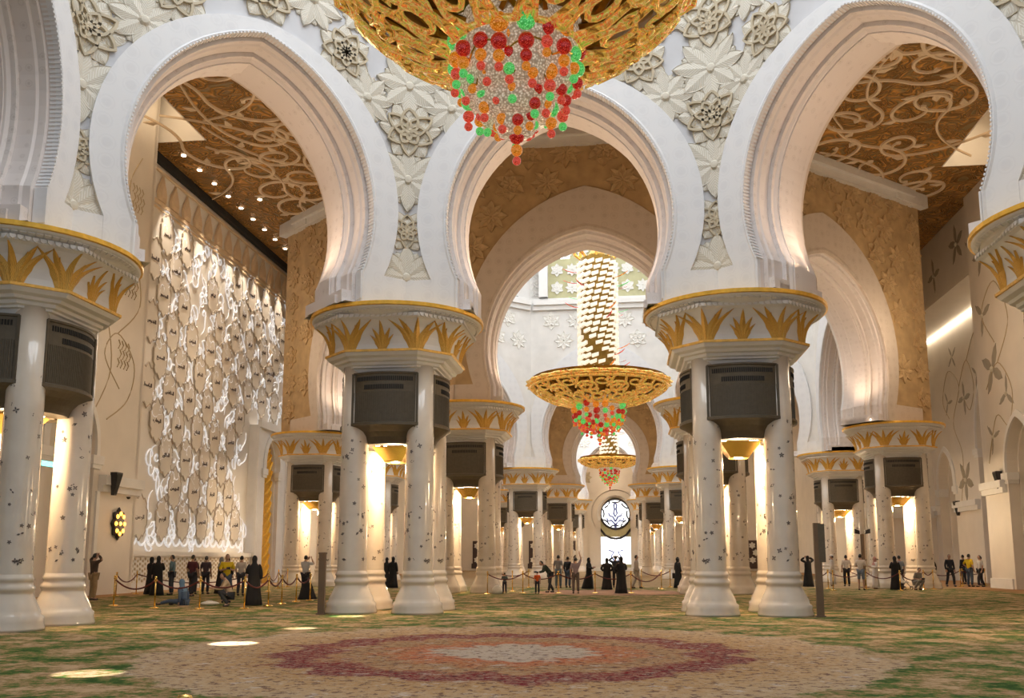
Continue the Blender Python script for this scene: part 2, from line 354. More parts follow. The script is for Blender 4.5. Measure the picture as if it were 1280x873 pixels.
def panel(name, A, B, P_, tA, tB, inner, outer, ztop=24.0, dent=False, mats=('band', 'band_shade')):
    W = hypot(B[0] - A[0], B[1] - A[1]); ang = atan2(B[1] - A[1], B[0] - A[0])
    mid = ((A[0] + B[0]) / 2, (A[1] + B[1]) / 2, 0)
    kA, kB = math.tan(tA / 2), math.tan(tB / 2); n = 22
    q = MB()
    for side, v in ((0, -T / 2), (1, T / 2)):
        uL = -W / 2 - kA * v; uR = W / 2 + kB * v
        I = arch(P_['a'], P_['e'], P_['zc'], 0, n, ZS); O = []
        for i, (x, z) in enumerate(I):
            if i == 0: O.append((uR, ZS)); continue
            if i == len(I) - 1: O.append((uL, ZS)); continue
            dx, dz = x, z - 11.0; t = 1e9
            if dx > 1e-6: t = min(t, uR / dx)
            if dx < -1e-6: t = min(t, uL / dx)
            if dz > 1e-6: t = min(t, (ztop - 11.0) / dz)
            if dz < -1e-6: t = min(t, (ZS - 11.0) / dz)
            O.append((dx * t, 11.0 + dz * t))
        # snap the two nearest boundary points to the top corners
        for cu in (uR, uL):
            i = min(range(1, len(O) - 1), key=lambda i: abs(O[i][0] - cu) + abs(O[i][1] - ztop)); O[i] = (cu, ztop)
        q.m = 0 if side == 0 else 2
        m_ = len(I); V = [(x, v, z) for x, z in I] + [(x, v, z) for x, z in O]
        Fc = [(i, i + 1, m_ + i + 1, m_ + i) for i in range(m_ - 1)]
        q.add(V, Fc if side == 0 else [f[::-1] for f in Fc])
    q.m = 1
    pr = [(-T / 2 + v, o) for v, o in SOFF] + [(T / 2 - v, o) for v, o in SOFF[::-1][1:]]
    q.rings([[(x, v, z) for x, z in arch(P_['a'], P_['e'], P_['zc'], o, n, ZS)] for v, o in pr], False, False, closed=False)
    # underside of the two legs, then the top
    q.m = 0
    sp = P_['a'] + P_['e']; hw = -P_['e'] + sqrt((sp - .40) ** 2 - (P_['zc'] - ZS - .95) ** 2)
    for sg, k in ((1, kB), (-1, kA)):
        q.add([(sg * hw, -T / 2, ZS), (sg * (W / 2 - k * T / 2), -T / 2, ZS), (sg * (W / 2 + k * T / 2), T / 2, ZS), (sg * hw, T / 2, ZS)], [(0, 1, 2, 3) if sg < 0 else (3, 2, 1, 0)])
    q.add([(-W / 2 + kA * T / 2, -T / 2, ztop), (W / 2 - kB * T / 2, -T / 2, ztop), (W / 2 + kB * T / 2, T / 2, ztop), (-W / 2 - kA * T / 2, T / 2, ztop)], [(0, 1, 2, 3)])
    wl = q.build(name, [M[inner], M['soffit'], M[outer]], None, loc=mid, rot=(0, 0, ang), kind='structure')
    # raised archivolt band on both faces, with its foot over the capital
    for side, v, s in ((0, -T / 2, -1), (1, T / 2, 1)):
        q = MB(); I = arch(P_['a'], P_['e'], P_['zc'], 0, n, ZS); O = arch(P_['oa'], P_['oe'], P_['ozc'], 0, n, ZS)
        uL = -W / 2 - kA * v; uR = W / 2 + kB * v
        clampu = lambda x: max(uL + .004, min(uR - .004, x))
        O = [(clampu(x), z) for x, z in O]
        vf = v + s * .13
        q.rings([[(x, v, z) for x, z in I], [(x, vf, z) for x, z in I], [(x + (0.0), vf + s * .03, z) for x, z in [(a[0] * .93 + c[0] * .07, a[1] * .93 + c[1] * .07) for a, c in zip(I, O)]],
                 [(x, vf, z) for x, z in [(a[0] * .86 + c[0] * .14, a[1] * .86 + c[1] * .14) for a, c in zip(I, O)]], [(x, vf, z) for x, z in O], [(x, v - s * .02, z) for x, z in O]], False, False, closed=False)
        fx = P_['a'] - .2
        for sg, ue in ((1, uR), (-1, uL)):
            x0, x1 = sorted((sg * fx, ue))
            q.box(x0, x1, min(v, vf - s * .012), max(v, vf - s * .012), ZS, ZS + .95)
        q.build('archivolt', M[mats[side]], wl)
    if dent:
        q = MB(); D_ = arch(P_['a'], P_['e'], P_['zc'], -.015, 150, ZS + .1)
        for i in range(0, len(D_) - 1, 2):
            (x0, z0), (x1, z1) = D_[i], D_[i + 1]; l = hypot(x1 - x0, z1 - z0) or 1; nx, nz = -(z1 - z0) / l, (x1 - x0) / l
            V = []
            for v in (-T / 2 - .17, -T / 2 + .13):
                for (x, z) in ((x0, z0), (x1, z1), (x1 + nx * .04, z1 + nz * .04), (x0 + nx * .04, z0 + nz * .04)): V.append((x, v, z))
            q.add(V, [(0, 1, 2, 3), (7, 6, 5, 4), (0, 4, 5, 1), (1, 5, 6, 2), (2, 6, 7, 3), (3, 7, 4, 0)])
        q.build('dentil_moulding', M['band'], wl, kind='stuff')
    # moulded impost block where the reveal meets the capital
    for sg in (-1, 1):
        x = sg * (P_['a'] - .72)
        q = MB(); q.box(min(x, x + sg * .7) - .12, max(x, x + sg * .7) + .0, -T / 2 + .18, T / 2 - .18, ZS, ZS + .38); q.box(min(x, x + sg * .7) - .2, max(x, x + sg * .7) + .0, -T / 2 + .45, T / 2 - .45, ZS, ZS + .25)
        q.build('impost', M['soffit'], wl)
    wl['W'] = W; wl['kA'] = kA; wl['kB'] = kB
    return wl
def turn(p, q, r):
    a = atan2(q[1] - p[1], q[0] - p[0]); b_ = atan2(r[1] - q[1], r[0] - q[0]); d = abs((b_ - a + pi) % (2 * pi) - pi); return d
def outside_arch(P_, u, z, mar):
    r = P_['oa'] + P_['oe'] + mar
    return hypot(abs(u) + P_['oe'], z - P_['ozc']) > r
FLD = MB(); FLD.box(-.12, .12, -.09, .09, 0, .06)
for sg_ in (-1, 1): FLD.lathe([(.03, .06), (.07, .12), (.08, .2), (.05, .22)], 8, (sg_ * .08, 0))
FLO = FLD.build('floodlight', M['down']); FLDAT = FLO.data; bpy.data.objects.remove(FLO)
def uplights(wl, P_, e):
    for sg in (-1, 1):
        u = sg * (P_['a'] - .95); f = ob('floodlight', FLDAT, wl, (u + sg * .3, .72, ZS + .02), None, None, (.55, .55, .55))
        light('reveal_uplight', 'SPOT', (u * .90, .55, ZS + .75), e, (1, .72, .50), .25, (pi, 0, 0), spot=radians(120), blend=.6, parent=wl)
        light('reveal_uplight', 'SPOT', (u * .90, -.35, ZS + .75), e * .5, (1, .72, .50), .25, (pi, 0, 0), spot=radians(120), blend=.6, parent=wl)
# ring 1: five panels in view, seen from inside (clockwise order, left to right)
names1 = ['wall_left', 'wall_front_left', 'wall_front', 'wall_front_right', 'wall_right']
q1 = [(-5.4, 4.0)] + RING1 + [(5.4, 4.4)]
for i, nm in enumerate(names1):
    A, B = RING1[i], RING1[i + 1]
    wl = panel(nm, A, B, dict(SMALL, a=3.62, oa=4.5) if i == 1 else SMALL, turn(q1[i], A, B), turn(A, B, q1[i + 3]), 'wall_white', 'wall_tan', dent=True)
    if 0 < i < 4: uplights(wl, SMALL, 190)
    uL, uR = -wl['W'] / 2 + wl['kA'] * T / 2, wl['W'] / 2 - wl['kB'] * T / 2
    v = -T / 2
    # flowers folded into the corner over each pier; the corner to the right belongs to this panel
    if i < 4:
        for z, k, s in ((10.25, 'B', 1.05), (11.75, 'A', .70), (13.45, 'B', 1.05), (15.05, 'A', 1.0), (16.6, 'B', 1.12), (18.15, 'A', 1.05), (19.8, 'B', 1.1)):
            f = flower(wl, uR, v + .0, z, k, s, .414, -turn(A, B, q1[i + 3]) / 2)
    for u, z, k, s in ((-3.35, 15.75, 'B', .95), (3.35, 15.75, 'B', .95), (-2.55, 16.95, 'A', .95), (2.55, 16.95, 'A', .95), (-3.15, 18.6, 'B', 1.0), (3.15, 18.6, 'B', 1.0),
                       (0, 17.95, 'A', 1.0), (-1.45, 18.3, 'B', 1.0), (1.45, 18.3, 'B', 1.0), (-2.3, 19.9, 'A', 1.0), (2.3, 19.9, 'A', 1.0), (0, 19.8, 'B', 1.0)):
        flower(wl, u, v, z, k, s, 0, 0, .2 * u)
names2 = ['wall_main_near', 'wall_main_near_right', 'wall_main_right', 'wall_main_far_right', 'wall_main_far', 'wall_main_far_left', 'wall_main_left', 'wall_main_near_left']
names3 = ['wall_end_near', 'wall_end_near_right', 'wall_end_right', 'wall_end_far_right', 'wall_end_far', 'wall_end_far_left', 'wall_end_left', 'wall_end_near_left']
for RG, nms, P_ in ((RING2, names2, BIG), (RING3, names3, SMALL)):
    n = len(RG)
    for i in range(n):
        A, B = RG[i], RG[(i + 1) % n]
        # outward must be +v = left of u, so run B -> A
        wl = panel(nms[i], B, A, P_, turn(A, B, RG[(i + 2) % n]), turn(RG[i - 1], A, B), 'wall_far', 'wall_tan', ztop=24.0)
        W = wl['W']
        if P_ is BIG and i in (0, 1, n - 1): uplights(wl, BIG, 170)
        # relief flowers: ochre outside (towards the bays), white inside
        if i in (0, 1, n - 1):
            for r_ in range(8):
                z = 10.7 + r_ * 1.62
                for c_ in range(-6, 7):
                    u = c_ * 1.9 + (r_ % 2) * .95
                    if abs(u) < W / 2 - .1 and outside_arch(P_, u, z, .35) and z < 22.2:
                        stone_flower(wl, u, T / 2 - .02, z, .86, pi, 'tan_relief', (r_ + c_) % 2)
        if i in (3, 4, 5) and P_ is BIG or (P_ is SMALL and i in (4,)):
            for r_ in range(7):
                z = 11.2 + r_ * 1.8
                for c_ in range(-4, 5):
                    u = c_ * 2.1 + (r_ % 2) * 1.05
                    if abs(u) < W / 2 - 1.3 and outside_arch(P_, u, z, .5) and z < 22.8:
                        stone_flower(wl, u, -T / 2 + .02, z, .82, 0, 'white_relief', (r_ + c_) % 2)
        # cornice under the gilded ceiling on the outer face, dome cornice on the inner face
        k = max(wl['kA'], 0); q = MB(); q.box(-W / 2 - .55, W / 2 + .55, T / 2 - .05, T / 2 + .35, 22.35, 22.75); q.box(-W / 2 - .7, W / 2 + .7, T / 2 - .05, T / 2 + .6, 22.75, 23.18)
        q.build('cornice', M['trim'], wl)
        q = MB(); q.box(-W / 2 + .7, W / 2 - .7, -T / 2 - .3, -T / 2 + .05, 22.9, 23.3); q.box(-W / 2 + .8, W / 2 - .8, -T / 2 - .55, -T / 2 + .05, 23.3, 23.7)
        q.build('dome_cornice', M['trim'], wl)

# free ends of the ochre walls beyond their outer piers
for sg, nm in ((-1, 'wall_return_left'), (1, 'wall_return_right')):
    a = atan2(55.2 - 45.6, 17.3 - 6.0)
    q = MB(); q.box(*((.2, 1.75) if sg > 0 else (-2.0, -.2)), -T / 2 + .02, T / 2 - .02, ZS, CEIL)
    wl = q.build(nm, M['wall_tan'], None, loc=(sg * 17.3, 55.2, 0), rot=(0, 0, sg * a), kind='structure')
    for r_ in range(7):
        stone_flower(wl, sg * 1.0, -T / 2 + .02, 10.7 + r_ * 1.75, .74, 0, 'tan_relief', r_ % 2)
    q = MB(); q.box(*((-.9, 2.1) if sg > 0 else (-2.35, .9)), -T / 2 - .45, -T / 2 + .05, 22.4, 23.18); q.build('cornice', M['trim'], wl)

# drums and crowns of the domes
def octo(c, rg, inset):
    return [(x + (c[0] - x) * inset, y + (c[1] - y) * inset) for x, y in rg]
def drum(nm, rg, c, z0, z1, inset):
    Pn = octo(c, rg, inset); n = len(Pn); q = MB(); Po = octo(c, rg, inset - .05)
    q.rings([[(x, y, z0) for x, y in Pn], [(x, y, z1) for x, y in Pn], [(c[0] + (x - c[0]) * .6, c[1] + (y - c[1]) * .6, z1 + 4.5) for x, y in Pn]], False, True)
    q.rings([[(x, y, z0) for x, y in Po], [(x, y, z1 + .5) for x, y in Po], [(c[0] + (x - c[0]) * .6, c[1] + (y - c[1]) * .6, z1 + 5.2) for x, y in Po]], False, True)
    return q.build(nm, M['wall_far'], None, kind='structure'), Pn
RING1F = [(-5.1, 4.3)] + RING1 + [(5.1, 4.3)]
drum('wall_drum_near', RING1F, (0, C1), 23.9, 30, .03)
d2, PN = drum('wall_drum_main', RING2, (0, C2), 23.6, 37, .06)
drum('wall_drum_end', RING3, (0, C3), 23.9, 30, .03)
# cone corbels below the main dome cornice
for x, y in octo((0, C2), RING2, .075):
    q = MB(); q.lathe([(.12, 20.7), (.35, 20.9), (.45, 21.3), (.80, 21.5), (.85, 22.0), (1.15, 22.25), (1.2, 22.8), (1.6, 23.0), (1.65, 23.6), (1.95, 23.75), (1.95, 24.05)], 20)
    q.build('corbel', M['trim'], d2)
def arch_face(hw, z0, zs, n=12, e=1.5):
    r = hw + e; p1 = acos(e / r)
    R = [(hw, z0)] + [(-e + r * cos(p1 * i / n), zs + r * sin(p1 * i / n)) for i in range(n + 1)]
    return R + [(-x, z) for x, z in R[-2::-1]]
for i in range(8):
    A, B = PN[i], PN[(i + 1) % 8]
    W = hypot(B[0] - A[0], B[1] - A[1]); a = atan2(A[1] - B[1], A[0] - B[0]); md = ((A[0] + B[0]) / 2, (A[1] + B[1]) / 2, 0)
    if i == 4:      # far side: olive niche of star flowers, tracery strips beside it
        af = arch_face(4.5, 24.05, 27.0)
        q = MB(); q.add([(x, -.08, z) for x, z in af], [tuple(range(len(af)))]); nz = q.build('niche', M['olive'], d2, loc=md, rot=(0, 0, a))
        q = MB(); ot = arch_face(5.25, 24.05, 27.0)
        q.rings([[(x, -.05, z) for x, z in af], [(x, -.75, z) for x, z in af], [(x, -.75, z) for x, z in ot], [(x, -.05, z) for x, z in ot]], False, False, closed=False)
        q.build('niche_frame', M['trim'], nz)
        for r_, (z, us) in enumerate(((25.0, (-3.7, -2.4, -1.2, 1.2, 2.4, 3.7)), (26.6, (-3.7, -2.4, -1.1, 1.2, 2.4, 3.7)), (28.2, (-2.9, -1.5, 1.4, 2.8)), (29.7, (-1.9, 1.9)))):
            for k, u in enumerate(us): stone_flower(nz, u, -.12, z, .60, 0, 'white_relief', k % 2)
        for sg in (-1, 1):
            q = MB(); q.add([(sg * x, -.12, z) for x, z in ((2.6, 27.6), (3.4, 27.6), (3.2, 29.4), (2.3, 30.5))], [(0, 1, 2, 3) if sg > 0 else (3, 2, 1, 0)]); q.build('window_pane', M['pane'], nz)
            # tracery strip: small crossing ribs over a dark slot
            q = MB()
            for k in range(12):
                z = 24.3 + k * .55
                for s2 in (-1, 1):
                    q.tube([(sg * 5.5 + s2 * .45, -.25, z), (sg * 5.5, -.25, z + .3), (sg * 5.5 + s2 * .45, -.25, z + .6)], .06, 4)
                    q.tube([(sg * 5.5, -.25, z), (sg * 5.5 + s2 * .3, -.25, z + .18), (sg * 5.5, -.25, z + .36)], .045, 4)
            q.build('tracery', M['trim'], d2, loc=md, rot=(0, 0, a), kind='stuff')
    else:
        af = arch_face(min(4.6, W / 2 - .8), 24.05, 30.0)
        q = MB(); q.add([(x, -.1, z) for x, z in af], [tuple(range(len(af)))]); q.build('window_pane', M['pane'], d2, loc=md, rot=(0, 0, a))
        ot = arch_face(min(5.2, W / 2 - .2), 24.05, 30.0); q = MB()
        q.rings([[(x, -.05, z) for x, z in af], [(x, -.4, z) for x, z in af], [(x, -.4, z) for x, z in ot], [(x, -.05, z) for x, z in ot]], False, False, closed=False)
        q.build('window_frame', M['trim'], d2, loc=md, rot=(0, 0, a))

# gilded ceiling over the bays, open where the domes rise
import bmesh
bm = bmesh.new()
def loop(pts, z):
    vs = [bm.verts.new((x, y, z)) for x, y in pts]
    return [bm.edges.new((vs[i], vs[(i + 1) % len(vs)])) for i in range(len(vs))]
E_ = loop([(-19.6, 2), (19.6, 2), (19.6, 51), (22.85, 51), (22.85, 133), (-23, 133), (-23, 43), (-19.6, 43)], CEIL)
for rg in (octo((0, C1), RING1F, -.04), octo((0, C2), RING2, -.03), octo((0, C3), RING3, -.04)): E_ += loop(rg, CEIL)
bmesh.ops.triangle_fill(bm, use_beauty=True, edges=E_, normal=(0, 0, -1))
r = bmesh.ops.extrude_face_region(bm, geom=bm.faces[:]); bmesh.ops.translate(bm, vec=(0, 0, .35), verts=[x for x in r['geom'] if isinstance(x, bmesh.types.BMVert)])
me = bpy.data.meshes.new('ceiling'); bm.to_mesh(me); bm.free(); me.materials.append(M['ceil'])
ceiling = ob('ceiling', me, kind='structure')
# light slots beside the ceiling: a higher white soffit over the wall piers
for sg, y1 in ((-1, 43), (1, 51)):
    q = MB(); q.box(*sorted((sg * 19.6, sg * 24)), 2, y1, 26.2, 26.5); q.box(*sorted((sg * 19.6, sg * 24)), y1 - .0, y1 + .3, 23.3, 26.4); q.box(*sorted((sg * 19.35, sg * 19.6)), 2, y1, 23.5, 26.3)
    q.box(*sorted((sg * 19.6, sg * 24)), y1 - .05, y1 - .01, 23.19, 26.3); q.box(*sorted((sg * 19.55, sg * 19.62)), 2, y1, 23.19, 23.6)
    q.build('ceiling_slot', M['wall_cream'], kind='structure')
    light('slot_light', 'AREA', (sg * 20.4, y1 - 7, 25.8), 200, (1, .80, .56), 12, (0, 0, pi / 2), size_y=.8)

# scrolls on the ceiling
def spiral(R, turns, tail, tx):
    pts = []
    for i in range(34):
        t = i / 33; a = t * turns * 2 * pi; r = R * (.22 + .78 * t); pts.append((r * cos(a) * 1.25, r * sin(a)))
    x, y = pts[-1]
    dx, dy = x - pts[-2][0], y - pts[-2][1]; l = hypot(dx, dy); dx /= l; dy /= l
    for i in range(1, 12): s = tail * i / 11; pts.append((x + dx * s + tx * dy * s * s * .18, y + dy * s - tx * dx * s * s * .18))
    return pts
SCR = []
for R, tn, tl, tx in ((1.55, 1.25, 4.6, 1), (1.1, 1.5, 5.2, -1), (1.9, .95, 3.4, 1)):
    pts = spiral(R, tn, tl, tx); q = MB(); n = len(pts); R_ = []
    for i, (x, y) in enumerate(pts):
        a, b_ = pts[max(0, i - 1)], pts[min(n - 1, i + 1)]; dx, dy = b_[0] - a[0], b_[1] - a[1]; l = hypot(dx, dy); nx, ny = -dy / l, dx / l
        wd = .04 + .07 * sin(pi * i / (n - 1)) + (.10 if i < 3 else 0)
        R_.append([(x + nx * wd, y + ny * wd, 0), (x + nx * wd * .6, y + ny * wd * .6, -.10), (x - nx * wd * .6, y - ny * wd * .6, -.10), (x - nx * wd, y - ny * wd, 0)])
    q.rings(R_, True, True)
    for k, i in enumerate((14, 26, n - 5)):   # leaf barbs
        x, y = pts[i]; a = pts[i + 1]; dx, dy = a[0] - x, a[1] - y; l = hypot(dx, dy); dx /= l; dy /= l; s = 1 if k % 2 else -1
        L = .9; V = [(x, y, -.02), (x + dx * .45 * L - dy * s * .12, y + dy * .45 * L + dx * s * .12, -.09), (x + dx * .55 * L - dy * s * .65, y + dy * .55 * L + dx * s * .65, -.05), (x + dx * .1 - dy * s * .38, y + dy * .1 + dx * s * .38, -.09)]
        q.add(V + [(a_, b_, 0) for a_, b_, c_ in V], [(0, 1, 2, 3), (0, 4, 5, 1), (1, 5, 6, 2), (2, 6, 7, 3), (3, 7, 4, 0)])
    o = q.build('scroll', M['scroll']); SCR.append(o.data); bpy.data.objects.remove(o)
random.seed(11)
nsc = 0
for sg in (-1, 1):
    for gy in range(16):
        for gx in range(6):
            x = sg * (7.8 + gx * 2.75 + random.uniform(-.8, .8)); y = 24 + gy * 2.6 + random.uniform(-.8, .8)
            lim = 19.2 if y < (43 if sg < 0 else 51) + .5 else 22.0
            if abs(x) > lim - 1.2: continue
            # keep clear of both rings
            if hypot(x, y - C1) < 15.8 or (abs(x) < 19.5 and y > 45.6 - 2.2 + (abs(x) - 6) * .85 and y < 80): continue
            ob('scroll', SCR[random.randrange(3)], ceiling, (x, y, CEIL + .01), (0, 0, random.uniform(0, 6.28)), None, (random.choice((-1, 1)), 1, 1)); nsc += 1
for y in [44.6 + 1.9 * i for i in range(9)]:
    q = MB(); q.lathe([(.13, CEIL - .03), (.13, CEIL + .02)], 12, (-21.6, y)); q.build('downlight', M['down'], ceiling)
for y in (46.5, 51.0): 
    q = MB(); q.lathe([(.13, CEIL - .03), (.13, CEIL + .02)], 12, (-19.9, y)); q.build('downlight', M['down'], ceiling)

# ------------------------------------------------------------------ outer walls
def arched_wall(name, u0, u1, z1, ops, depth, mat, loc, rz, frame=True, back=True):
    """wall in the local xz plane facing -y, with arched recesses (uc, hw, zs, e)"""
    q = MB(); ops = sorted(ops); u = u0; n = 10; items = []
    for uc, hw, zs, e in ops:
        q.add([(u, 0, 0), (uc - hw, 0, 0), (uc - hw, 0, z1), (u, 0, z1)], [(0, 1, 2, 3)])
        af = [(uc + x, z) for x, z in arch_face(hw, 0, zs, n, e)][::-1]
        V = [(x, 0, z) for x, z in af] + [(x, 0, z1) for x, z in af]; m_ = len(af)
        q.add(V, [(i, i + 1, m_ + i + 1, m_ + i) for i in range(1, m_ - 2)])
        q.rings([[(x, 0, z) for x, z in af], [(x, depth * .45, z) for x, z in af], [(uc + (x - uc) * .9, depth * .45, z * .985) for x, z in af], [(uc + (x - uc) * .9, depth, z * .985) for x, z in af]], False, back, closed=False)
        items.append((uc, hw, zs, e)); u = uc + hw
    q.add([(u, 0, 0), (u1, 0, 0), (u1, 0, z1), (u, 0, z1)], [(0, 1, 2, 3)])
    q.add([(u0, depth + .1, 0), (u0, depth + .1, z1), (u0, 0, z1), (u0, 0, 0)], [(0, 1, 2, 3)]); q.add([(u1, 0, 0), (u1, 0, z1), (u1, depth + .1, z1), (u1, depth + .1, 0)], [(0, 1, 2, 3)])
    q.add([(u0, 0, z1), (u1, 0, z1), (u1, depth + .1, z1), (u0, depth + .1, z1)], [(0, 1, 2, 3)])
    wl = q.build(name, M[mat], None, loc=loc, rot=(0, 0, rz), kind='structure')
    if frame:
        for uc, hw, zs, e in items:
            q = MB(); I = arch_face(hw, zs - .4, zs, n, e); O = arch_face(hw + .35, zs - .4, zs, n, e)
            q.rings([[(uc + x, -.0, z) for x, z in I], [(uc + x, -.12, z) for x, z in I], [(uc + x, -.06, z) for x, z in O], [(uc + x, 0.02, z) for x, z in O]], False, False, closed=False)
            q.build('arch_frame', M['trim'], wl)
            for sg in (-1, 1):
                x = uc + sg * hw; q = MB(); q.box(min(x - sg * .28, x + sg * .6), max(x - sg * .28, x + sg * .6), -.14, depth * .4, zs - .75, zs - .35); q.box(min(x - sg * .2, x + sg * .5), max(x - sg * .2, x + sg * .5), -.08, depth * .4, zs - .95, zs - .75)
                q.build('impost', M['trim'], wl)
    return wl
HP = pi / 2
# right side: near pier block (faces -x), deep side wall, bulkhead, far end
rb = arched_wall('wall_right_block', -55.5, -2, 26.4, [(-50.9, 1.75, 6.6, .9), (-43, 1.75, 6.6, .9), (-34, 4, 9, 1.5)], 1.2, 'wall_cream', (22.4, 0, 0), -HP)
q = MB(); q.box(22.4, 26.4, 55.5, 55.9, 0, 26.4); q.build('wall_right_jamb', M['wall_cream'], kind='structure')
rw = arched_wall('wall_right_side', -76, -55.8, 19.2, [(-73, 1.7, 7.3, .9), (-62.0, 4.4, 9.5, 2.2)], 1.5, 'wall_cream', (26, 0, 0), -HP)
q = MB(); q.box(22.85, 26.5, 55.9, 76.3, 18.8, 23.6); q.build('wall_right_bulkhead', M['wall_cream'], kind='structure')
q = MB(); q.box(25.86, 25.98, 56.2, 75.8, 18.62, 18.76); q.build('cove_light', M['cove'], rw).matrix_parent_inverse = __import__('mathutils').Matrix.Rotation(HP, 4, 'Z') @ __import__('mathutils').Matrix.Translation((-26, 0, 0))
q = MB(); q.box(17.6, 26.5, 75.8, 76.2, 0, 23.2); ew = q.build('wall_right_end', M['wall_cream'], kind='structure')
q = MB(); q.box(17.6, 26, 75.45, 75.85, 5.1, 5.6); q.box(17.6, 26, 75.55, 75.85, 4.8, 5.1); q.build('trim_1', M['trim'], kind='structure')
q = MB(); q.box(24.15, 24.9, 75.70, 75.82, 0, 4.3); q.build('door_1', M['dark'], kind='structure')
q = MB(); q.box(22.85, 23.3, 76.2, 133, 0, CEIL); q.build('wall_right_far', M['wall_cream'], kind='structure')
for x0, x1, y0, y1 in ((22.05, 22.45, 2, 48.9), (22.05, 22.45, 52.9, 55.9)):
    q = MB(); q.box(x0, x1, y0, y1, 5.5, 5.9); q.box(x0 + .12, x1, y0, y1, 5.2, 5.5); q.build('trim_2', M['trim'], kind='structure')
q = MB(); q.box(22.3, 22.45, 52.9, 55.93, 0, .55); q.build('baseboard_right', M['trim'], kind='structure')
for y0, y1 in ((66.6, 71.2), (74.8, 75.8)):
    q = MB(); q.box(25.65, 26.05, y0, y1, 5.3, 5.7); q.box(25.78, 26.05, y0, y1, 5.0, 5.3); q.build('trim_3', M['trim'], kind='structure')
# inlaid flower vines on the right walls
def leafmesh(L, W_):
    q = MB(); V = []
    for t in (0, .15, .4, .7, 1.0):
        wd = W_ * sin(pi * min(1, max(.03, t))) ** .8 if t < 1 else .01
        V += [(-wd, -.01, L * t), (0, -.03, L * t), (wd, -.01, L * t)]
    q.add(V, [(r * 3 + k, r * 3 + k + 1, r * 3 + k + 4, r * 3 + k + 3) for r in range(4) for k in range(2)])
    o = q.build('inlay_petal', M['inlay_grey']); d = o.data; bpy.data.objects.remove(o); return d
M['inlay_grey'] = plain('grey_green_inlay', (.33, .29, .22), .4, var=.25, scale=1.5)
M['vine'] = plain('ochre_vine', (.46, .36, .22), .45)
LEAF = leafmesh(1.0, .25)
def inlay_vine(wl, u, z, s, n, a0=0.0):
    f = ob('inlay_flower', boss_data(), wl, (u, .02, z), None, None, (s * .6,) * 3)
    for i in range(n):
        o = ob('petal', LEAF, f, (0, 0, 0), (0, a0 + 2 * pi * i / n, 0), None, (1.7, 1.7, 1.7))
def vine(wl, pts, r=.035, mat='vine'):
    P2 = []
    for i in range(len(pts) - 1):
        p0, p1, p2, p3 = pts[max(0, i - 1)], pts[i], pts[i + 1], pts[min(len(pts) - 1, i + 2)]
        for k in range(6):
            t = k / 6
            P2.append(tuple(.5 * ((2 * p1[j]) + (p2[j] - p0[j]) * t + (2 * p0[j] - 5 * p1[j] + 4 * p2[j] - p3[j]) * t * t + (3 * p1[j] - p0[j] - 3 * p2[j] + p3[j]) * t ** 3) for j in (0, 1)))
    P2.append(pts[-1]); q = MB(); q.tube([(x, -.0, z) for x, z in P2], r, 5); q.build('vine', M[mat], wl)
for u, z, s, n in ((-69.0, 7.2, 1.5, 5), (-68.2, 13.0, 1.2, 4), (-65.6, 14.2, 1.0, 3), (-71.5, 13.2, 1.0, 3), (-70.0, 16.4, 1.0, 4), (-59.5, 17.0, 1.1, 4)): inlay_vine(rw, u, z, s, n, .3 * u)
vine(rw, [(-70, 5.8), (-69.2, 9), (-70.6, 11.5), (-69, 14), (-71, 15.5), (-72.5, 13.5), (-71.4, 12)])
vine(rw, [(-69, 14), (-67.3, 15.6), (-66.2, 13.6), (-67.2, 12.0), (-68.2, 13)])
vine(rw, [(-67.2, 15.6), (-65.0, 17.4), (-62, 16.5), (-60, 17.6)])
for u, z, s, n in ((-54.2, 8.4, 1.0, 3), (-53.6, 12.2, 1.5, 4), (-54.4, 15.5, 1.2, 3), (-52.0, 10.5, 1.1, 3), (-48, 13, 1.3, 5), (-54, 19, 1.2, 5)): inlay_vine(rb, u, z, s, n, .4 * u)
vine(rb, [(-55, 7), (-53.5, 9.5), (-52, 8.8), (-51.2, 10.6), (-52.8, 12.4), (-54.6, 11.2)])
vine(rb, [(-52.8, 12.4), (-51, 14.5), (-52.5, 17), (-54.5, 15.6), (-53, 13.6)])
# bulkhead flowers (painted panel above the cove)
q = MB(); q.box(-8 - 7.6, 4.0, 0, .02, -1.5, 2.7); bw = q.build('wall_right_panel', M['wall_cream'], None, loc=(22.83, 60, 20.4), rot=(0, 0, -HP), kind='structure')
for u, z, s, n in ((1.2, .9, 1.3, 5), (-3.2, .2, 1.2, 4), (-8, .6, 1.3, 5), (3.4, -.2, 1.0, 3)): inlay_vine(bw, u, z, s, n, u)

# left side: near pier block, prayer wall, golden door
lb = arched_wall('wall_left_block', 2, 42.5, 26.4, [(37.0, 1.75, 6.6, .9), (28.5, 4, 9, 1.5)], 1.2, 'wall_cream', (-22.0, 0, 0), HP)
q = MB(); q.box(-23.4, -22.0, 42.3, 42.6, 0, 26.4); q.build('wall_left_jamb', M['wall_cream'], kind='structure')
q = MB(); q.box(-22.0, -21.6, 39.2, 42.6, 4.95, 5.4); q.box(-22.0, -21.75, 39.2, 42.6, 4.65, 4.95); q.box(-22, -21.9, 39.0, 39.25, .4, 4.65); q.build('trim_4', M['trim'], kind='structure')
vine(lb, [(39.5, 8), (41.2, 9.2), (41.6, 11), (40, 12.2), (39, 11), (40.4, 9.6)]); vine(lb, [(40, 12.2), (41.8, 14), (41.2, 16.5), (40.2, 19.5), (41.2, 21.5)]); vine(lb, [(38, 7.6), (39.6, 10.5), (38.4, 13.5), (36.5, 12)])
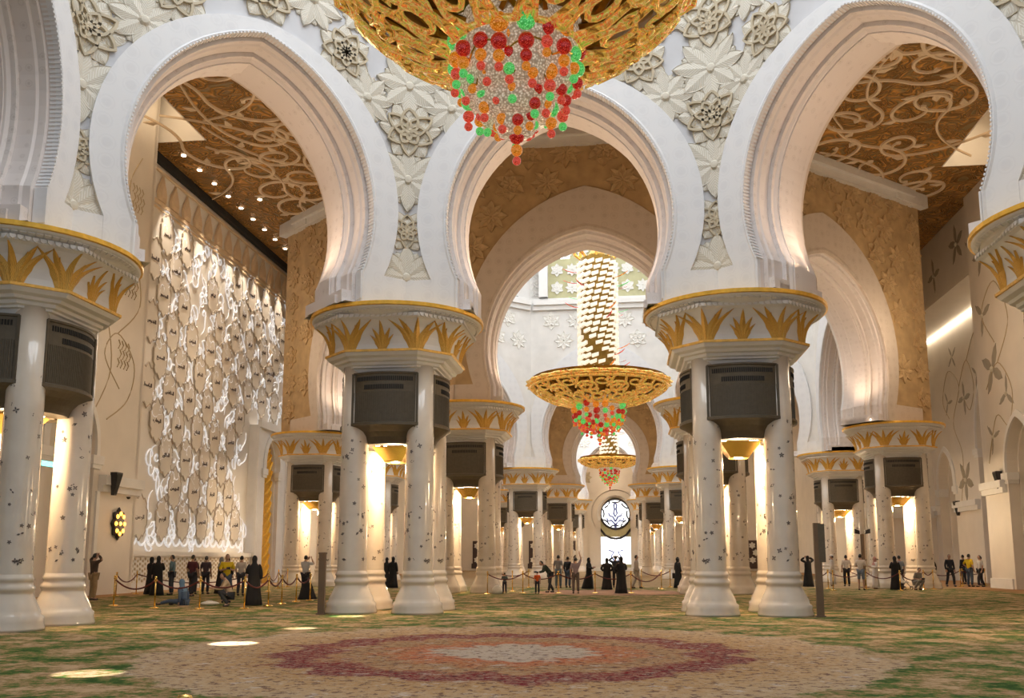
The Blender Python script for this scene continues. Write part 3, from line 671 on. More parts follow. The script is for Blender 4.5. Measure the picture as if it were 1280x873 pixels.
for u, z in ((40.6, 10.6), (40.9, 14.2), (41.0, 18.6)):
    q = MB()
    for i in range(4):
        for j in range(3): q.tube([(u - .5 + i * .28 + (j % 2) * .14, -.01, z + j * .45), (u - .36 + i * .28 + (j % 2) * .14, -.02, z + .22 + j * .45), (u - .5 + i * .28 + (j % 2) * .14, -.01, z + .42 + j * .45)], .035, 4)
    q.build('inlay_sprig', M['vine'], lb, kind='stuff')
q = MB(); q.box(-23.4, -23.0, 42.6, 133, 0, CEIL); qw = q.build('wall_prayer', plain('prayer_wall_marble', (.80, .76, .70), .38, var=.05, scale=.8), kind='structure')
q = MB(); q.box(-23, -22.55, 42.6, 58.2, 0, 1.75); q.box(-23, -22.4, 42.6, 58.2, 1.75, 2.0); q.box(-23, -22.42, 42.6, 58.2, 0, .3)
pl = q.build('baseboard_left', M['trim'], kind='structure')
q = MB()
for i in range(60):
    for j in range(5): q.box(-22.56, -22.52, 43 + i * .25, 43.12 + i * .25, .45 + j * .25 + (i % 2) * .1, .58 + j * .25 + (i % 2) * .1)
q.build('mosaic_tesserae', M['line'], pl, kind='stuff')
q = MB(); q.box(-23, -22.88, 42.6, 66, 20.55, 20.75); q.box(-23, -22.92, 42.6, 66, 20.3, 20.4); q.box(-23, -22.9, 42.6, 66, 22.35, 22.5); q.build('trim_5', M['scroll'], kind='structure')
q = MB(); q.box(-23, -22.7, 42.6, 66, 22.75, 23.2); q.build('shadow_strip', M['dark'], kind='structure')  # dark strip standing in for the shade in the gap under the ceiling
q = MB(); af = [(.42, 0), (.5, .45), (.36, .85), (.15, 1.15), (0, 1.5)]; af = af + [(-x, z) for x, z in af[-2::-1]]
q.rings([[(0, x, z) for x, z in af], [(.12, x * .9, z * .95) for x, z in af], [(.2, x * .5, z * .55 + .2) for x, z in af]], False, True); FIN = q.build('finial', M['scroll']); fin = FIN.data; bpy.data.objects.remove(FIN)
for i in range(15): ob('finial', fin, qw, (-22.98, 43.6 + i * 1.42, 20.8))
# lettered cartouches among silver scrolls
AR = {}
for ch, cp, k in [('ا', 0xFE8D, 2), ('ب', 0xFE8F, 4), ('ة', 0xFE93, 2), ('ت', 0xFE95, 4), ('ث', 0xFE99, 4), ('ج', 0xFE9D, 4), ('ح', 0xFEA1, 4), ('خ', 0xFEA5, 4), ('د', 0xFEA9, 2), ('ذ', 0xFEAB, 2), ('ر', 0xFEAD, 2), ('ز', 0xFEAF, 2),
                  ('س', 0xFEB1, 4), ('ش', 0xFEB5, 4), ('ص', 0xFEB9, 4), ('ض', 0xFEBD, 4), ('ط', 0xFEC1, 4), ('ظ', 0xFEC5, 4), ('ع', 0xFEC9, 4), ('غ', 0xFECD, 4), ('ف', 0xFED1, 4), ('ق', 0xFED5, 4), ('ك', 0xFED9, 4), ('ل', 0xFEDD, 4),
                  ('م', 0xFEE1, 4), ('ن', 0xFEE5, 4), ('ه', 0xFEE9, 4), ('و', 0xFEED, 2), ('ي', 0xFEF1, 4), ('ؤ', 0xFE85, 2), ('ئ', 0xFE89, 4), ('ء', 0xFE80, 1)]: AR[ch] = (cp, k)
def shape_ar(t):
    out = []
    for i, c_ in enumerate(t):
        cp, k = AR[c_]; pj = i > 0 and AR[t[i - 1]][1] == 4 and k > 1; nj = k == 4 and i + 1 < len(t) and AR[t[i + 1]][1] > 1
        out.append(chr(cp + (3 if pj and nj else 2 if nj else 1 if pj else 0)))
    return ''.join(out[::-1])
NAMES = 'الرحمن الرحيم الملك القدوس السلام المؤمن المهيمن العزيز الجبار المتكبر الخالق المصور الغفار القهار الوهاب الرزاق الفتاح العليم القابض الباسط الخافض الرافع المعز المذل السميع البصير الحكم العدل اللطيف الخبير'.split()
TXT = []
for t in NAMES:
    cu = bpy.data.curves.new('lettering', 'FONT'); cu.body = shape_ar(t); cu.size = .30; cu.align_x = 'CENTER'; cu.align_y = 'CENTER'; cu.extrude = .015; cu.resolution_u = 1
    o = bpy.data.objects.new('lettering', cu); COL.objects.link(o); bpy.context.view_layer.update()
    me = bpy.data.meshes.new_from_object(o.evaluated_get(bpy.context.evaluated_depsgraph_get())); me.materials.clear(); me.materials.append(M['petal_in']); TXT.append(me); bpy.data.objects.remove(o)
car = [(.0, 1.22), (.28, .92), (.40, .98), (.62, .70), (.58, .52), (.72, .36), (.72, -.36), (.58, -.52), (.62, -.70), (.40, -.98), (.28, -.92), (.0, -1.22)]
car = car + [(-x, z) for x, z in car[-2:0:-1]]
q = MB(); q.rings([[(0, x, z) for x, z in car][::-1], [(.05, x, z) for x, z in car][::-1], [(.07, x * .93, z * .95) for x, z in car][::-1]], False, True); o = q.build('cartouche', M['wall_cream']); CAR = o.data; bpy.data.objects.remove(o)
q = MB(); q.tube([(.06, x, z) for x, z in car], .045, 5, True); o = q.build('border', plain('cartouche_border', (.46, .39, .31), .5)); BOR = o.data; bpy.data.objects.remove(o)
def cscroll(R, t1, hook):
    pts = [];
    for i in range(20):
        t = i / 19; a = t * t1; r = R * (.25 + .75 * t); pts.append((.04, r * cos(a) * .8, r * sin(a)))
    x, y, z = pts[-1]
    for i in range(1, 8): pts.append((.04, y + hook * sin(i * .35) * .9, z + i * .17))
    return pts
SILV = []
for spec in ([(.55, 6.2, .5), (.34, -5.6, -.5)], [(.62, 5.6, -.6), (.30, 6.4, .4)], [(.46, -6.4, .6), (.46, 5.8, -.3)]):
    q = MB(); 
    for k, (R, t1, h) in enumerate(spec):
        pts = cscroll(R, t1, h); q.tube([(x, y + (k - .5) * .5, z + (k - .5) * .4) for x, y, z in pts], [.014 + .032 * sin(pi * i / len(pts)) for i in range(len(pts))], 5)
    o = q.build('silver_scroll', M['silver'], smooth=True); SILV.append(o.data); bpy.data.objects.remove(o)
random.seed(5); ti = 0
for r_ in range(10):
    for c_ in range(9):
        y = 44.7 + c_ * 2.35 + (r_ % 2) * 1.17; z = 3.75 + r_ * 1.72
        if y > 65 or (y > 57.4 and z < 12): continue
        if random.random() < .12: continue
        p = ob('cartouche', CAR, qw, (-23.0, y, z)); ob('border', BOR, p)
        ob('lettering', TXT[ti % len(TXT)], p, (.085, 0, 0), (HP, 0, HP)); ti += 1
for r_ in range(21):
    for c_ in range(9):
        y = 44.7 + (c_ + .5) * 2.35 + ((r_ // 2) % 2) * 1.17 + random.uniform(-.15, .15); z = 2.75 + r_ * .85
        if y > 65 or (y > 57.6 and z < 11.8): continue
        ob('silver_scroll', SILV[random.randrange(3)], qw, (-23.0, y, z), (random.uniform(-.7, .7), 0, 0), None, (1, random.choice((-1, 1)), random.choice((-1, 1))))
for i in range(16):
    q = MB(); y = 43.2 + i * .93
    if y > 57.2: break
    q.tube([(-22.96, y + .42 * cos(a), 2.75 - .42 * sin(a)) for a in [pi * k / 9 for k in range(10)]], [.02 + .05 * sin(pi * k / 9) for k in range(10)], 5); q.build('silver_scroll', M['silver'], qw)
q = MB(); q.rings([[(-22.99, 61.3 + .95 * s * cos(a), 14.6 + 1.7 * s * sin(a)) for a in [2 * pi * k / 24 for k in range(24)][::-1]] for s in (1, .9, .8)], False, True); o = q.build('oval_medallion', M['scroll'], qw)
ob('lettering', TXT[3], o, (-22.93, 61.3, 14.6), (HP, 0, HP), None, (1.6, 1.6, 1.6))
# golden door in its frame
gd = arched_wall('wall_door_surround', 58.3, 63.4, 10.5, [(60.85, 1.25, 8.0, .9)], .55, 'trim', (-22.35, 0, 0), HP, True, False)
q = MB(); q.box(-22.86, -22.82, 59.5, 62.2, 0, 9.6); gdr = q.build('door_2', M['gold'], kind='structure')
for i in range(16):
    z0 = -1.6 + i * .72
    pts = [(-22.8, 59.65 + 2.4 * t, z0 + 2.2 * t + .25 * sin(6 * t)) for t in [k / 8 for k in range(9)]]
    pts = [p for p in pts if .05 < p[2] < 9.4]
    if len(pts) > 2: q = MB(); q.tube(pts, .085, 6); q.build('twisted_rib', M['gold'], gdr)
q = MB(); q.box(-22.35, -22.1, 58.1, 63.6, 10.3, 10.8); q.box(-22.35, -22.2, 58.0, 58.35, 0, 10.4); q.box(-22.35, -22.2, 63.35, 63.7, 0, 10.4); q.build('door_frame', M['trim'], gdr)

# far end wall with the great window and lattice doors
fw_ = arched_wall('wall_far_end', -26, 26, CEIL, [(.6, 2.35, 8.0, .25), (-8.5, 1.1, 5, .6), (9.6, 1.1, 5, .6)], 1.0, 'wall_cream', (0, 132, 0), 0)
q = MB()
for k, (ro, ri) in enumerate(((3.9, 3.4), (3.3, 2.6))):
    I = [(ri * cos(a), 8.0 + ri * sin(a)) for a in [radians(-38 + i * 256 / 24) for i in range(25)]]; O = [(ro * cos(a), 8.0 + ro * sin(a)) for a in [radians(-38 + i * 256 / 24) for i in range(25)]]
    d = -.5 + k * .22
    q.rings([[(.6 + x, 0.05, z) for x, z in I], [(.6 + x, d, z) for x, z in I], [(.6 + x, d, z) for x, z in O], [(.6 + x, .05, z) for x, z in O]], False, False, closed=False)
    for sg in (-1, 1): q.box(*sorted((.6 + sg * (ri - .3), .6 + sg * (ro - .2))), d, .05, 0, 5.75)
q.build('window_surround', M['wall_cream'], fw_)
q = MB(); q.box(-4.2, 5.4, -3.0, .0, 0, .45); q.build('dais', M['trim'], fw_)
wn = ob('window_1', None, None, (.6, 132.7, 0), None, 'structure')
q = MB(); q.add([(2.14 * cos(a), 0, 8.0 + 2.14 * sin(a)) for a in [2 * pi * i / 32 for i in range(32)]], [tuple(range(32))]); q.build('round_pane', M['pane'], wn)
q = MB(); q.add([(-2.2, 0, .9), (2.2, 0, .9), (2.2, 0, 4.75), (-2.2, 0, 4.75)], [(0, 1, 2, 3)]); q.build('lower_pane', M['pane'], wn)
q = MB(); q.box(-2.25, 2.25, .02, .1, 4.7, 10.3); q.box(-2.25, 2.25, .02, .1, 0, .9); q.build('spandrel', M['olive'], wn)
def ringp(r, z, n=28): return [(r * cos(2 * pi * i / n), -.08, z + r * sin(2 * pi * i / n)) for i in range(n)]
q = MB(); q.tube(ringp(2.12, 8.0), .16, 5, True); q.build('ring_frame', M['steel'], wn)
M['blue'] = plain('blue_stain', (.16, .20, .50), .4)
for i in range(8):
    a = 2 * pi * i / 8 + .39; q = MB(); q.tube([(2.1 * cos(a), -.07, 8 + 2.1 * sin(a)), (1.75 * cos(a + .12), -.07, 8 + 1.75 * sin(a + .12)), (1.6 * cos(a + .4), -.07, 8 + 1.6 * sin(a + .4)), (1.75 * cos(a + .66), -.07, 8 + 1.75 * sin(a + .66))], .10, 4); q.build('tracery_rib', M['steel'], wn)
for sg in (-1, 1):
    q = MB(); q.tube([(0, -.06, 5.7), (sg * .1, -.06, 6.6), (sg * .6, -.06, 7.1), (sg * 1.1, -.06, 7.0), (sg * 1.2, -.06, 7.4)], .12, 4); q.build('stem', M['blue'], wn)
    q = MB(); q.tube([(0, -.06, 6.9), (sg * .35, -.06, 7.6), (sg * .8, -.06, 7.75), (sg * .95, -.06, 8.1)], .11, 4); q.build('stem', M['blue'], wn)
    q = MB(); q.tube([(0, -.06, 7.6), (sg * .25, -.06, 8.1), (sg * .1, -.06, 8.7), (sg * .22, -.06, 9.2), (0, -.06, 9.7)], .11, 4); q.build('stem', M['blue'], wn)
    q = MB(); q.tube([(sg * 2.2, -.06, 5.9), (sg * 1.5, -.06, 5.0), (sg * .7, -.06, 4.6), (0, -.06, 4.5)], .15, 4); q.build('tracery_rib', M['steel'], wn)
    q = MB(); q.tube([(sg * .1, -.06, 1.2), (sg * .7, -.06, 2.0), (sg * .3, -.06, 2.6), (sg * 1.0, -.06, 2.9)], .11, 4); q.build('stem', M['blue'], wn)
    q = MB(); q.box(*sorted((sg * 2.15, sg * 2.3)), -.1, .1, .8, 5.9); q.build('jamb', M['steel'], wn)
for k, x in enumerate((-19, -14.6, -10.9, -5.6, 6.8, 12.2, 15.4, 19.6)):
    q = MB(); q.box(x - .85, x + .85, 131.85, 131.98, 1.0, 4.2); q.box(x - 1.0, x + 1.0, 131.8, 131.99, .3, 1.0); dr = q.build('door_%d' % (k + 3), plain('dark_lattice', (.06, .035, .03), .6), kind='structure')
    for j in range(3): stone_flower(dr, x + (.25 if j % 2 else -.2), 131.83, 1.5 + j * 1.0, .48, 0, 'white_relief', 0)
for sg in (-1, 1):   # carved stars on the end wall
    stone_flower(fw_, .6 + sg * 4.3, -.02, 13.2, 1.1, 0, 'line', 1)

# ------------------------------------------------------------------ column clusters
def chsq(a, b, z, k=3):
    """octagon of half extent a whose straight sides have half width b; sides bow out a little"""
    c = [(b, -a), (a, -b), (a, b), (b, a), (-b, a), (-a, b), (-a, -b), (-b, -a)]
    return [(x, y, z) for x, y in c]
def shared(fn):
    o = fn(); d = o.data; bpy.data.objects.remove(o); return d
def col_mesh():
    q = MB(); q.lathe([(.78, 0), (.78, .06), (.74, .20), (.75, .30), (.68, .36), (.66, .46), (.56, .66), (.50, .80), (.49, .86), (.52, .90), (.52, .98), (.48, 1.02), (.47, 1.10), (.50, 1.14), (.47, 1.20), (.445, 1.26)], 28, cap1=False)
    return q.build('column_base', M['marble'], smooth=True)
COLB = shared(col_mesh)
def shaft_mesh():
    q = MB(); q.lathe([(.445, 1.2), (.435, 3), (.42, 5), (.41, 7.5)], 28, cap0=False); return q.build('column', M['marble'], smooth=True)
COLS = shared(shaft_mesh)
def inlay_mesh():
    random.seed(3); q = MB()
    for i in range(95):
        z = 1.5 + 5.9 * random.random() ** 1.35; a = random.uniform(0, 2 * pi); s = random.choice((.045, .055, .07, .085)); t0 = random.uniform(0, 6.28); n = random.choice((1, 2, 4, 5))
        r = .452 - .008 * (z - 1.2)
        for k in range(n):
            t = t0 + 2 * pi * k / n; c_, s_ = cos(t), sin(t)
            P2 = [(0, 0), (.5, .28), (1, 0), (.5, -.28)] if n > 1 else [(-1, 0), (0, .5), (1, .0), (0, -.5)]
            V = []
            for px, pz in P2:
                dx = (px * c_ - pz * s_) * s; dz = (px * s_ + pz * c_) * s; V.append((r * cos(a + dx / r), r * sin(a + dx / r), z + dz))
            q.add(V, [(0, 1, 2, 3)])
    return q.build('inlay', M['petal_in'])
INL = shared(inlay_mesh)
def neck_mesh():
    q = MB(); q.rings([chsq(1.36, .95, 7.15), chsq(1.36, .95, 7.2), chsq(1.44, 1.0, 7.40), chsq(1.52, 1.0, 7.42), chsq(1.52, 1.0, 7.47), chsq(1.60, 1.02, 7.50), chsq(1.62, 1.02, 7.58), chsq(1.74, 1.06, 7.60), chsq(1.78, 1.06, 7.67), chsq(1.92, 1.1, 7.72), chsq(1.98, 1.12, 7.80), chsq(2.0, 1.12, 7.89), chsq(1.9, 1.08, 7.92)])
    return q.build('neck', M['trim'])
NECK = shared(neck_mesh)
LOT = [(1.86, 1.06, 7.90), (1.88, 1.06, 8.08), (1.94, 1.08, 8.3), (2.06, 1.12, 8.54), (2.24, 1.18, 8.74), (2.30, 1.2, 8.78)]
def capital_mesh():
    q = MB(); q.rings([chsq(a, b_, z) for a, b_, z in LOT] + [chsq(2.34, 1.22, 8.80), chsq(2.34, 1.22, 8.9)]); 
    q.lathe([(2.36, 8.84), (2.48, 8.9), (2.54, 8.95), (2.70, 9.02), (2.74, 9.08)], 48)
    return q.build('capital', M['trim'])
CAPI = shared(capital_mesh)
def rim_mesh():
    q = MB(); q.lathe([(2.70, 9.06), (2.79, 9.08), (2.79, 9.19), (2.4, 9.21)], 48); return q.build('gold_rim', M['gold'])
RIM = shared(rim_mesh)
def low_rim():
    q = MB(); q.rings([chsq(2.03, 1.13, 7.82), chsq(2.035, 1.13, 7.89), chsq(2.0, 1.12, 7.895)], True, True)
    return q.build('beaded_fillet', M['goldp'])
LOWR = shared(low_rim)
def beads():
    q = MB()
    for i in range(96):
        a = 2 * pi * i / 96; c_, s_ = cos(a), sin(a); r = 2.57
        V = []
        for dr, da, z in ((0, -.4, 8.93), (.09, -.4, 8.97), (.09, .4, 8.97), (0, .4, 8.93), (-.04, -.4, 9.02), (.05, -.4, 9.03), (.05, .4, 9.03), (-.04, .4, 9.02)):
            t = a + da * 2 * pi / 96; V.append(((r + dr) * cos(t), (r + dr) * sin(t), z))
        q.add(V, [(0, 1, 2, 3), (7, 6, 5, 4), (0, 4, 5, 1), (1, 5, 6, 2), (2, 6, 7, 3), (3, 7, 4, 0)])
    ring = chsq(2.345, 1.225, 0)
    for i in range(8):
        (x0, y0, _), (x1, y1, _) = ring[i], ring[(i + 1) % 8]; L = hypot(x1 - x0, y1 - y0); n = int(L / .155)
        ux, uy = (x1 - x0) / L, (y1 - y0) / L; nx, ny = uy, -ux
        if nx * (x0 + x1) + ny * (y0 + y1) < 0: nx, ny = -nx, -ny
        for k in range(n):
            s = (k + .5) * L / n; w_ = L / n * .43; V = []
            for (du, z) in ((-w_, 8.90), (-w_ * .8, 8.83), (0, 8.795), (w_ * .8, 8.83), (w_, 8.90)):
                for d in (-.02, .045): V.append((x0 + ux * (s + du) + nx * d, y0 + uy * (s + du) + ny * d, z))
            q.add(V, [(0, 2, 4, 6, 8), (9, 7, 5, 3, 1)] + [(2 * j, 2 * j + 1, 2 * j + 3, 2 * j + 2) for j in range(4)] + [(8, 9, 1, 0)])
    return q.build('egg_moulding', M['trim'])
BEAD = shared(beads)
def lot_at(z):
    for (a0, b0, z0), (a1, b1, z1) in zip(LOT, LOT[1:]):
        if z0 <= z <= z1 + 1e-6: t = (z - z0) / (z1 - z0); return a0 + (a1 - a0) * t, b0 + (b1 - b0) * t
    return LOT[-1][:2]
def surf(s, z, d, corner):
    """point on the lotus at arc offset s from a side's middle (corner False) or a vertex (corner True)"""
    a, b_ = lot_at(max(7.90, min(8.78, z)))
    if corner: s = s + b_           # measured from the right vertex of the front side
    if s <= b_: return (s, -a - d, z)
    t = (s - b_) / sqrt(2); return (b_ + t + d * .7, -a + t - d * .7, z)
def palm(spec, corner):
    verts = []; faces = []; uvs = []
    for (s0, s1, z1, wd, bend) in spec:
        n = 7; b0 = len(verts)
        for i in range(n + 1):
            t = i / n; s = s0 + (s1 - s0) * (t + bend * t * (t - 1)); z = 7.92 + (z1 - 7.92) * (t ** (.8 if bend else 1.0)); w_ = 1.6 * wd * (1 - t) ** .6 * (.55 + .9 * min(1, t * 3) if t < .33 else 1.15) * 1.0 + .004
            for k, (m, d) in enumerate(((-1, .005), (0, .055), (1, .005))):
                verts.append(surf(s + m * w_, z, d, corner)); uvs.append((t, m))
        for i in range(n):
            for k in range(2): faces.append((b0 + i * 3 + k, b0 + i * 3 + k + 1, b0 + i * 3 + k + 4, b0 + i * 3 + k + 3))
    me = bpy.data.meshes.new('palm_leaf'); me.from_pydata(verts, [], faces); me.materials.append(M['palm'])
    l = me.uv_layers.new(name='uv')
    for lp in me.loops: l.data[lp.index].uv = uvs[lp.vertex_index]
    return me
BIGP = palm([(0, 0, 8.76, .085, 0), (-.06, -.60, 8.76, .085, .55), (.06, .60, 8.76, .085, .55), (-.16, -.92, 8.74, .08, .75), (.16, .92, 8.74, .08, .75), (-.12, -.36, 8.62, .05, .4), (.12, .36, 8.62, .05, .4)], True)
SMLP = palm([(0, 0, 8.72, .07, 0), (-.04, -.27, 8.52, .06, .5), (.04, .27, 8.52, .06, .5), (-.08, -.36, 8.34, .05, .5), (.08, .36, 8.34, .05, .5)], False)
def side_small():   # the same small palm on the chamfer sides
    me = SMLP.copy(); 
    for v in me.vertices:
        x, y, z = v.co; a, b_ = lot_at(max(7.90, min(8.78, z))); d = -a - y
        r = (a + b_) / sqrt(2); X, Y = x * .92, -(r - d)
        v.co = ((X - Y) / sqrt(2), (X + Y) / sqrt(2), z)
    return me
SMLC = side_small()
def vent_mesh():
    q = MB(); R_ = []
    def prof(hw, y0, bow, z): return [(hw * t, -(y0 + bow * (1 - t * t)), z) for t in [-1 + 2 * i / 12 for i in range(13)]] + [(hw, -.75, z), (-hw, -.75, z)]
    for hw, y0, bow, z in ((1.03, 1.42, .30, 7.27), (1.03, 1.42, .30, 7.22), (1.0, 1.40, .29, 7.20), (1.0, 1.40, .29, 5.73), (1.05, 1.44, .31, 5.71), (1.05, 1.44, .31, 5.63), (.97, 1.36, .28, 5.58), (.82, 1.22, .24, 5.46), (.70, 1.14, .20, 5.32), (.63, 1.09, .18, 5.16), (.62, 1.08, .18, 5.10)): R_.append(prof(hw, y0, bow, z))
    q.rings(R_[::-1]); 
    for sg in (-1, 1): q.box(*sorted((sg * .97, sg * 1.04)), -1.46, -1.3, 5.7, 7.24)
    return q.build('air_vent', M['bronze'])
VENT = shared(vent_mesh)
def slots():
    q = MB()
    for zc, h, lim, n in ((7.06, .13, .88, 30), (6.80, .14, .62, 22)):
        for i in range(n):
            t = -lim + 2 * lim * (i + .5) / n; y = -(1.40 + .29 * (1 - t * t)) - .012; w_ = lim / n * .62
            q.box(t - w_, t + w_, y - .004, y + .05, zc - h / 2, zc + h / 2)
    return q.build('grille_slot', M['dark'])
SLOT = shared(slots)
def bars():
    q = MB()
    for i in range(44):
        t = -.97 + 1.94 * i / 43; y = -(1.40 + .29 * (1 - t * t)); q.box(t - .008, t + .008, y - .012, y + .03, 5.75, 6.66)
    return q.build('rib', M['bronze'])
RIBS = shared(bars)
def bowl():
    q = MB(); q.rings([[(r * x, r * y, z) for x, y in ((-1, -1), (1, -1), (1, 1), (-1, 1))] for r, z in ((.18, 4.62), (.28, 4.64), (.30, 4.68), (.58, 5.06), (.60, 5.10))]); return q.build('lamp_bowl', M['brass'])
BOWL = shared(bowl)
def plate():
    q = MB(); q.box(-.66, .66, -.66, .66, 5.34, 5.42); return q.build('ceiling_plate', M['goldp'])
PLATE = shared(plate)
def bulb():
    q = MB(); q.lathe([(.01, 5.10), (.07, 5.13), (.08, 5.2), (.04, 5.26)], 8); return q.build('lamp', M['lamp'])
BULB = shared(bulb)
def pier(x, y, label, e=170, far=False):
    t = thing('column_cluster', label, 'columns', (x, y, 0), 0, 'clusters of four marble columns')
    for cx, cy in ((-1.02, -1.02), (1.02, -1.02), (1.02, 1.02), (-1.02, 1.02)):
        c_ = ob('column', COLS, t, (cx, cy, 0), (0, 0, random.choice((0, 1.3, 2.6, 4.1)))); ob('column_base', COLB, c_); ob('inlay', INL, c_, kind='stuff')
    ob('neck', NECK, t)
    cp = ob('capital', CAPI, t); ob('gold_rim', RIM, cp); ob('beaded_fillet', LOWR, cp); ob('egg_moulding', BEAD, cp, kind='stuff')
    for k in range(4):
        r = (0, 0, k * HP); ob('palm_leaf', BIGP, cp, None, r); m = ob('palm_leaf', BIGP, cp, None, r, None, (-1, 1, 1)); ob('palm_leaf', SMLP, cp, None, r); ob('palm_leaf', SMLC, cp, None, r)
        v = ob('air_vent', VENT, t, None, r); ob('grille_slot', SLOT, v, kind='stuff'); ob('rib', RIBS, v, kind='stuff')
    bw_ = ob('lamp_bowl', BOWL, t); ob('ceiling_plate', PLATE, t)
    for sx_ in (-1, 1):
        for sy_ in (-1, 1): ob('lamp', BULB, bw_, (sx_ * .46, sy_ * .46, .0))
    light('cluster_lamp', 'POINT', (0, 0, 4.45), e, (1, .74, .46), .12, parent=t)
    return t
random.seed(9)
PL = [(PI1L, 'white column cluster with gold palm capital left of the centre arch, in front'), (PI1R, 'white column cluster with gold palm capital right of the centre arch, in front'),
      (PI1FL, 'nearest white column cluster cut by the left edge of the photo'), (PI1FR, 'nearest column cluster at the right edge, only capital and vent in view'),
      (RING2[0], 'column cluster just behind and right of the front left cluster'), (RING2[1], 'column cluster hidden almost wholly behind the front right cluster'),
      (RING2[2], 'column cluster under the ochre wall at right, beside the white side wall'), (RING2[7], 'column cluster before the golden door at left'),
      (RING2[3], 'column cluster behind and left of the one under the right ochre wall'), (RING2[6], 'distant cluster seen between the columns of the front left cluster'),
      (RING2[4], 'column cluster on the far right side of the main dome, right of the window'), (RING2[5], 'column cluster on the far left side of the main dome, left of the window'),
      (RING3[0], 'smaller looking cluster left of the window, behind the far left main cluster'), (RING3[1], 'smaller looking cluster right of the window, behind the far right main cluster'),
      (RING3[4], 'most distant cluster directly right of the bright window'), (RING3[5], 'most distant cluster directly left of the bright window'),
      (RING3[2], 'distant cluster of the last dome on its right side, nearer one'), (RING3[7], 'distant cluster of the last dome on its left side, nearer one'),
      (RING3[3], 'distant cluster of the last dome on its right side, farther one'), (RING3[6], 'distant cluster of the last dome on its left side, farther one')]
for i, ((x, y), lb_) in enumerate(PL): pier(x, y, lb_, 420 if i < 4 else 480)

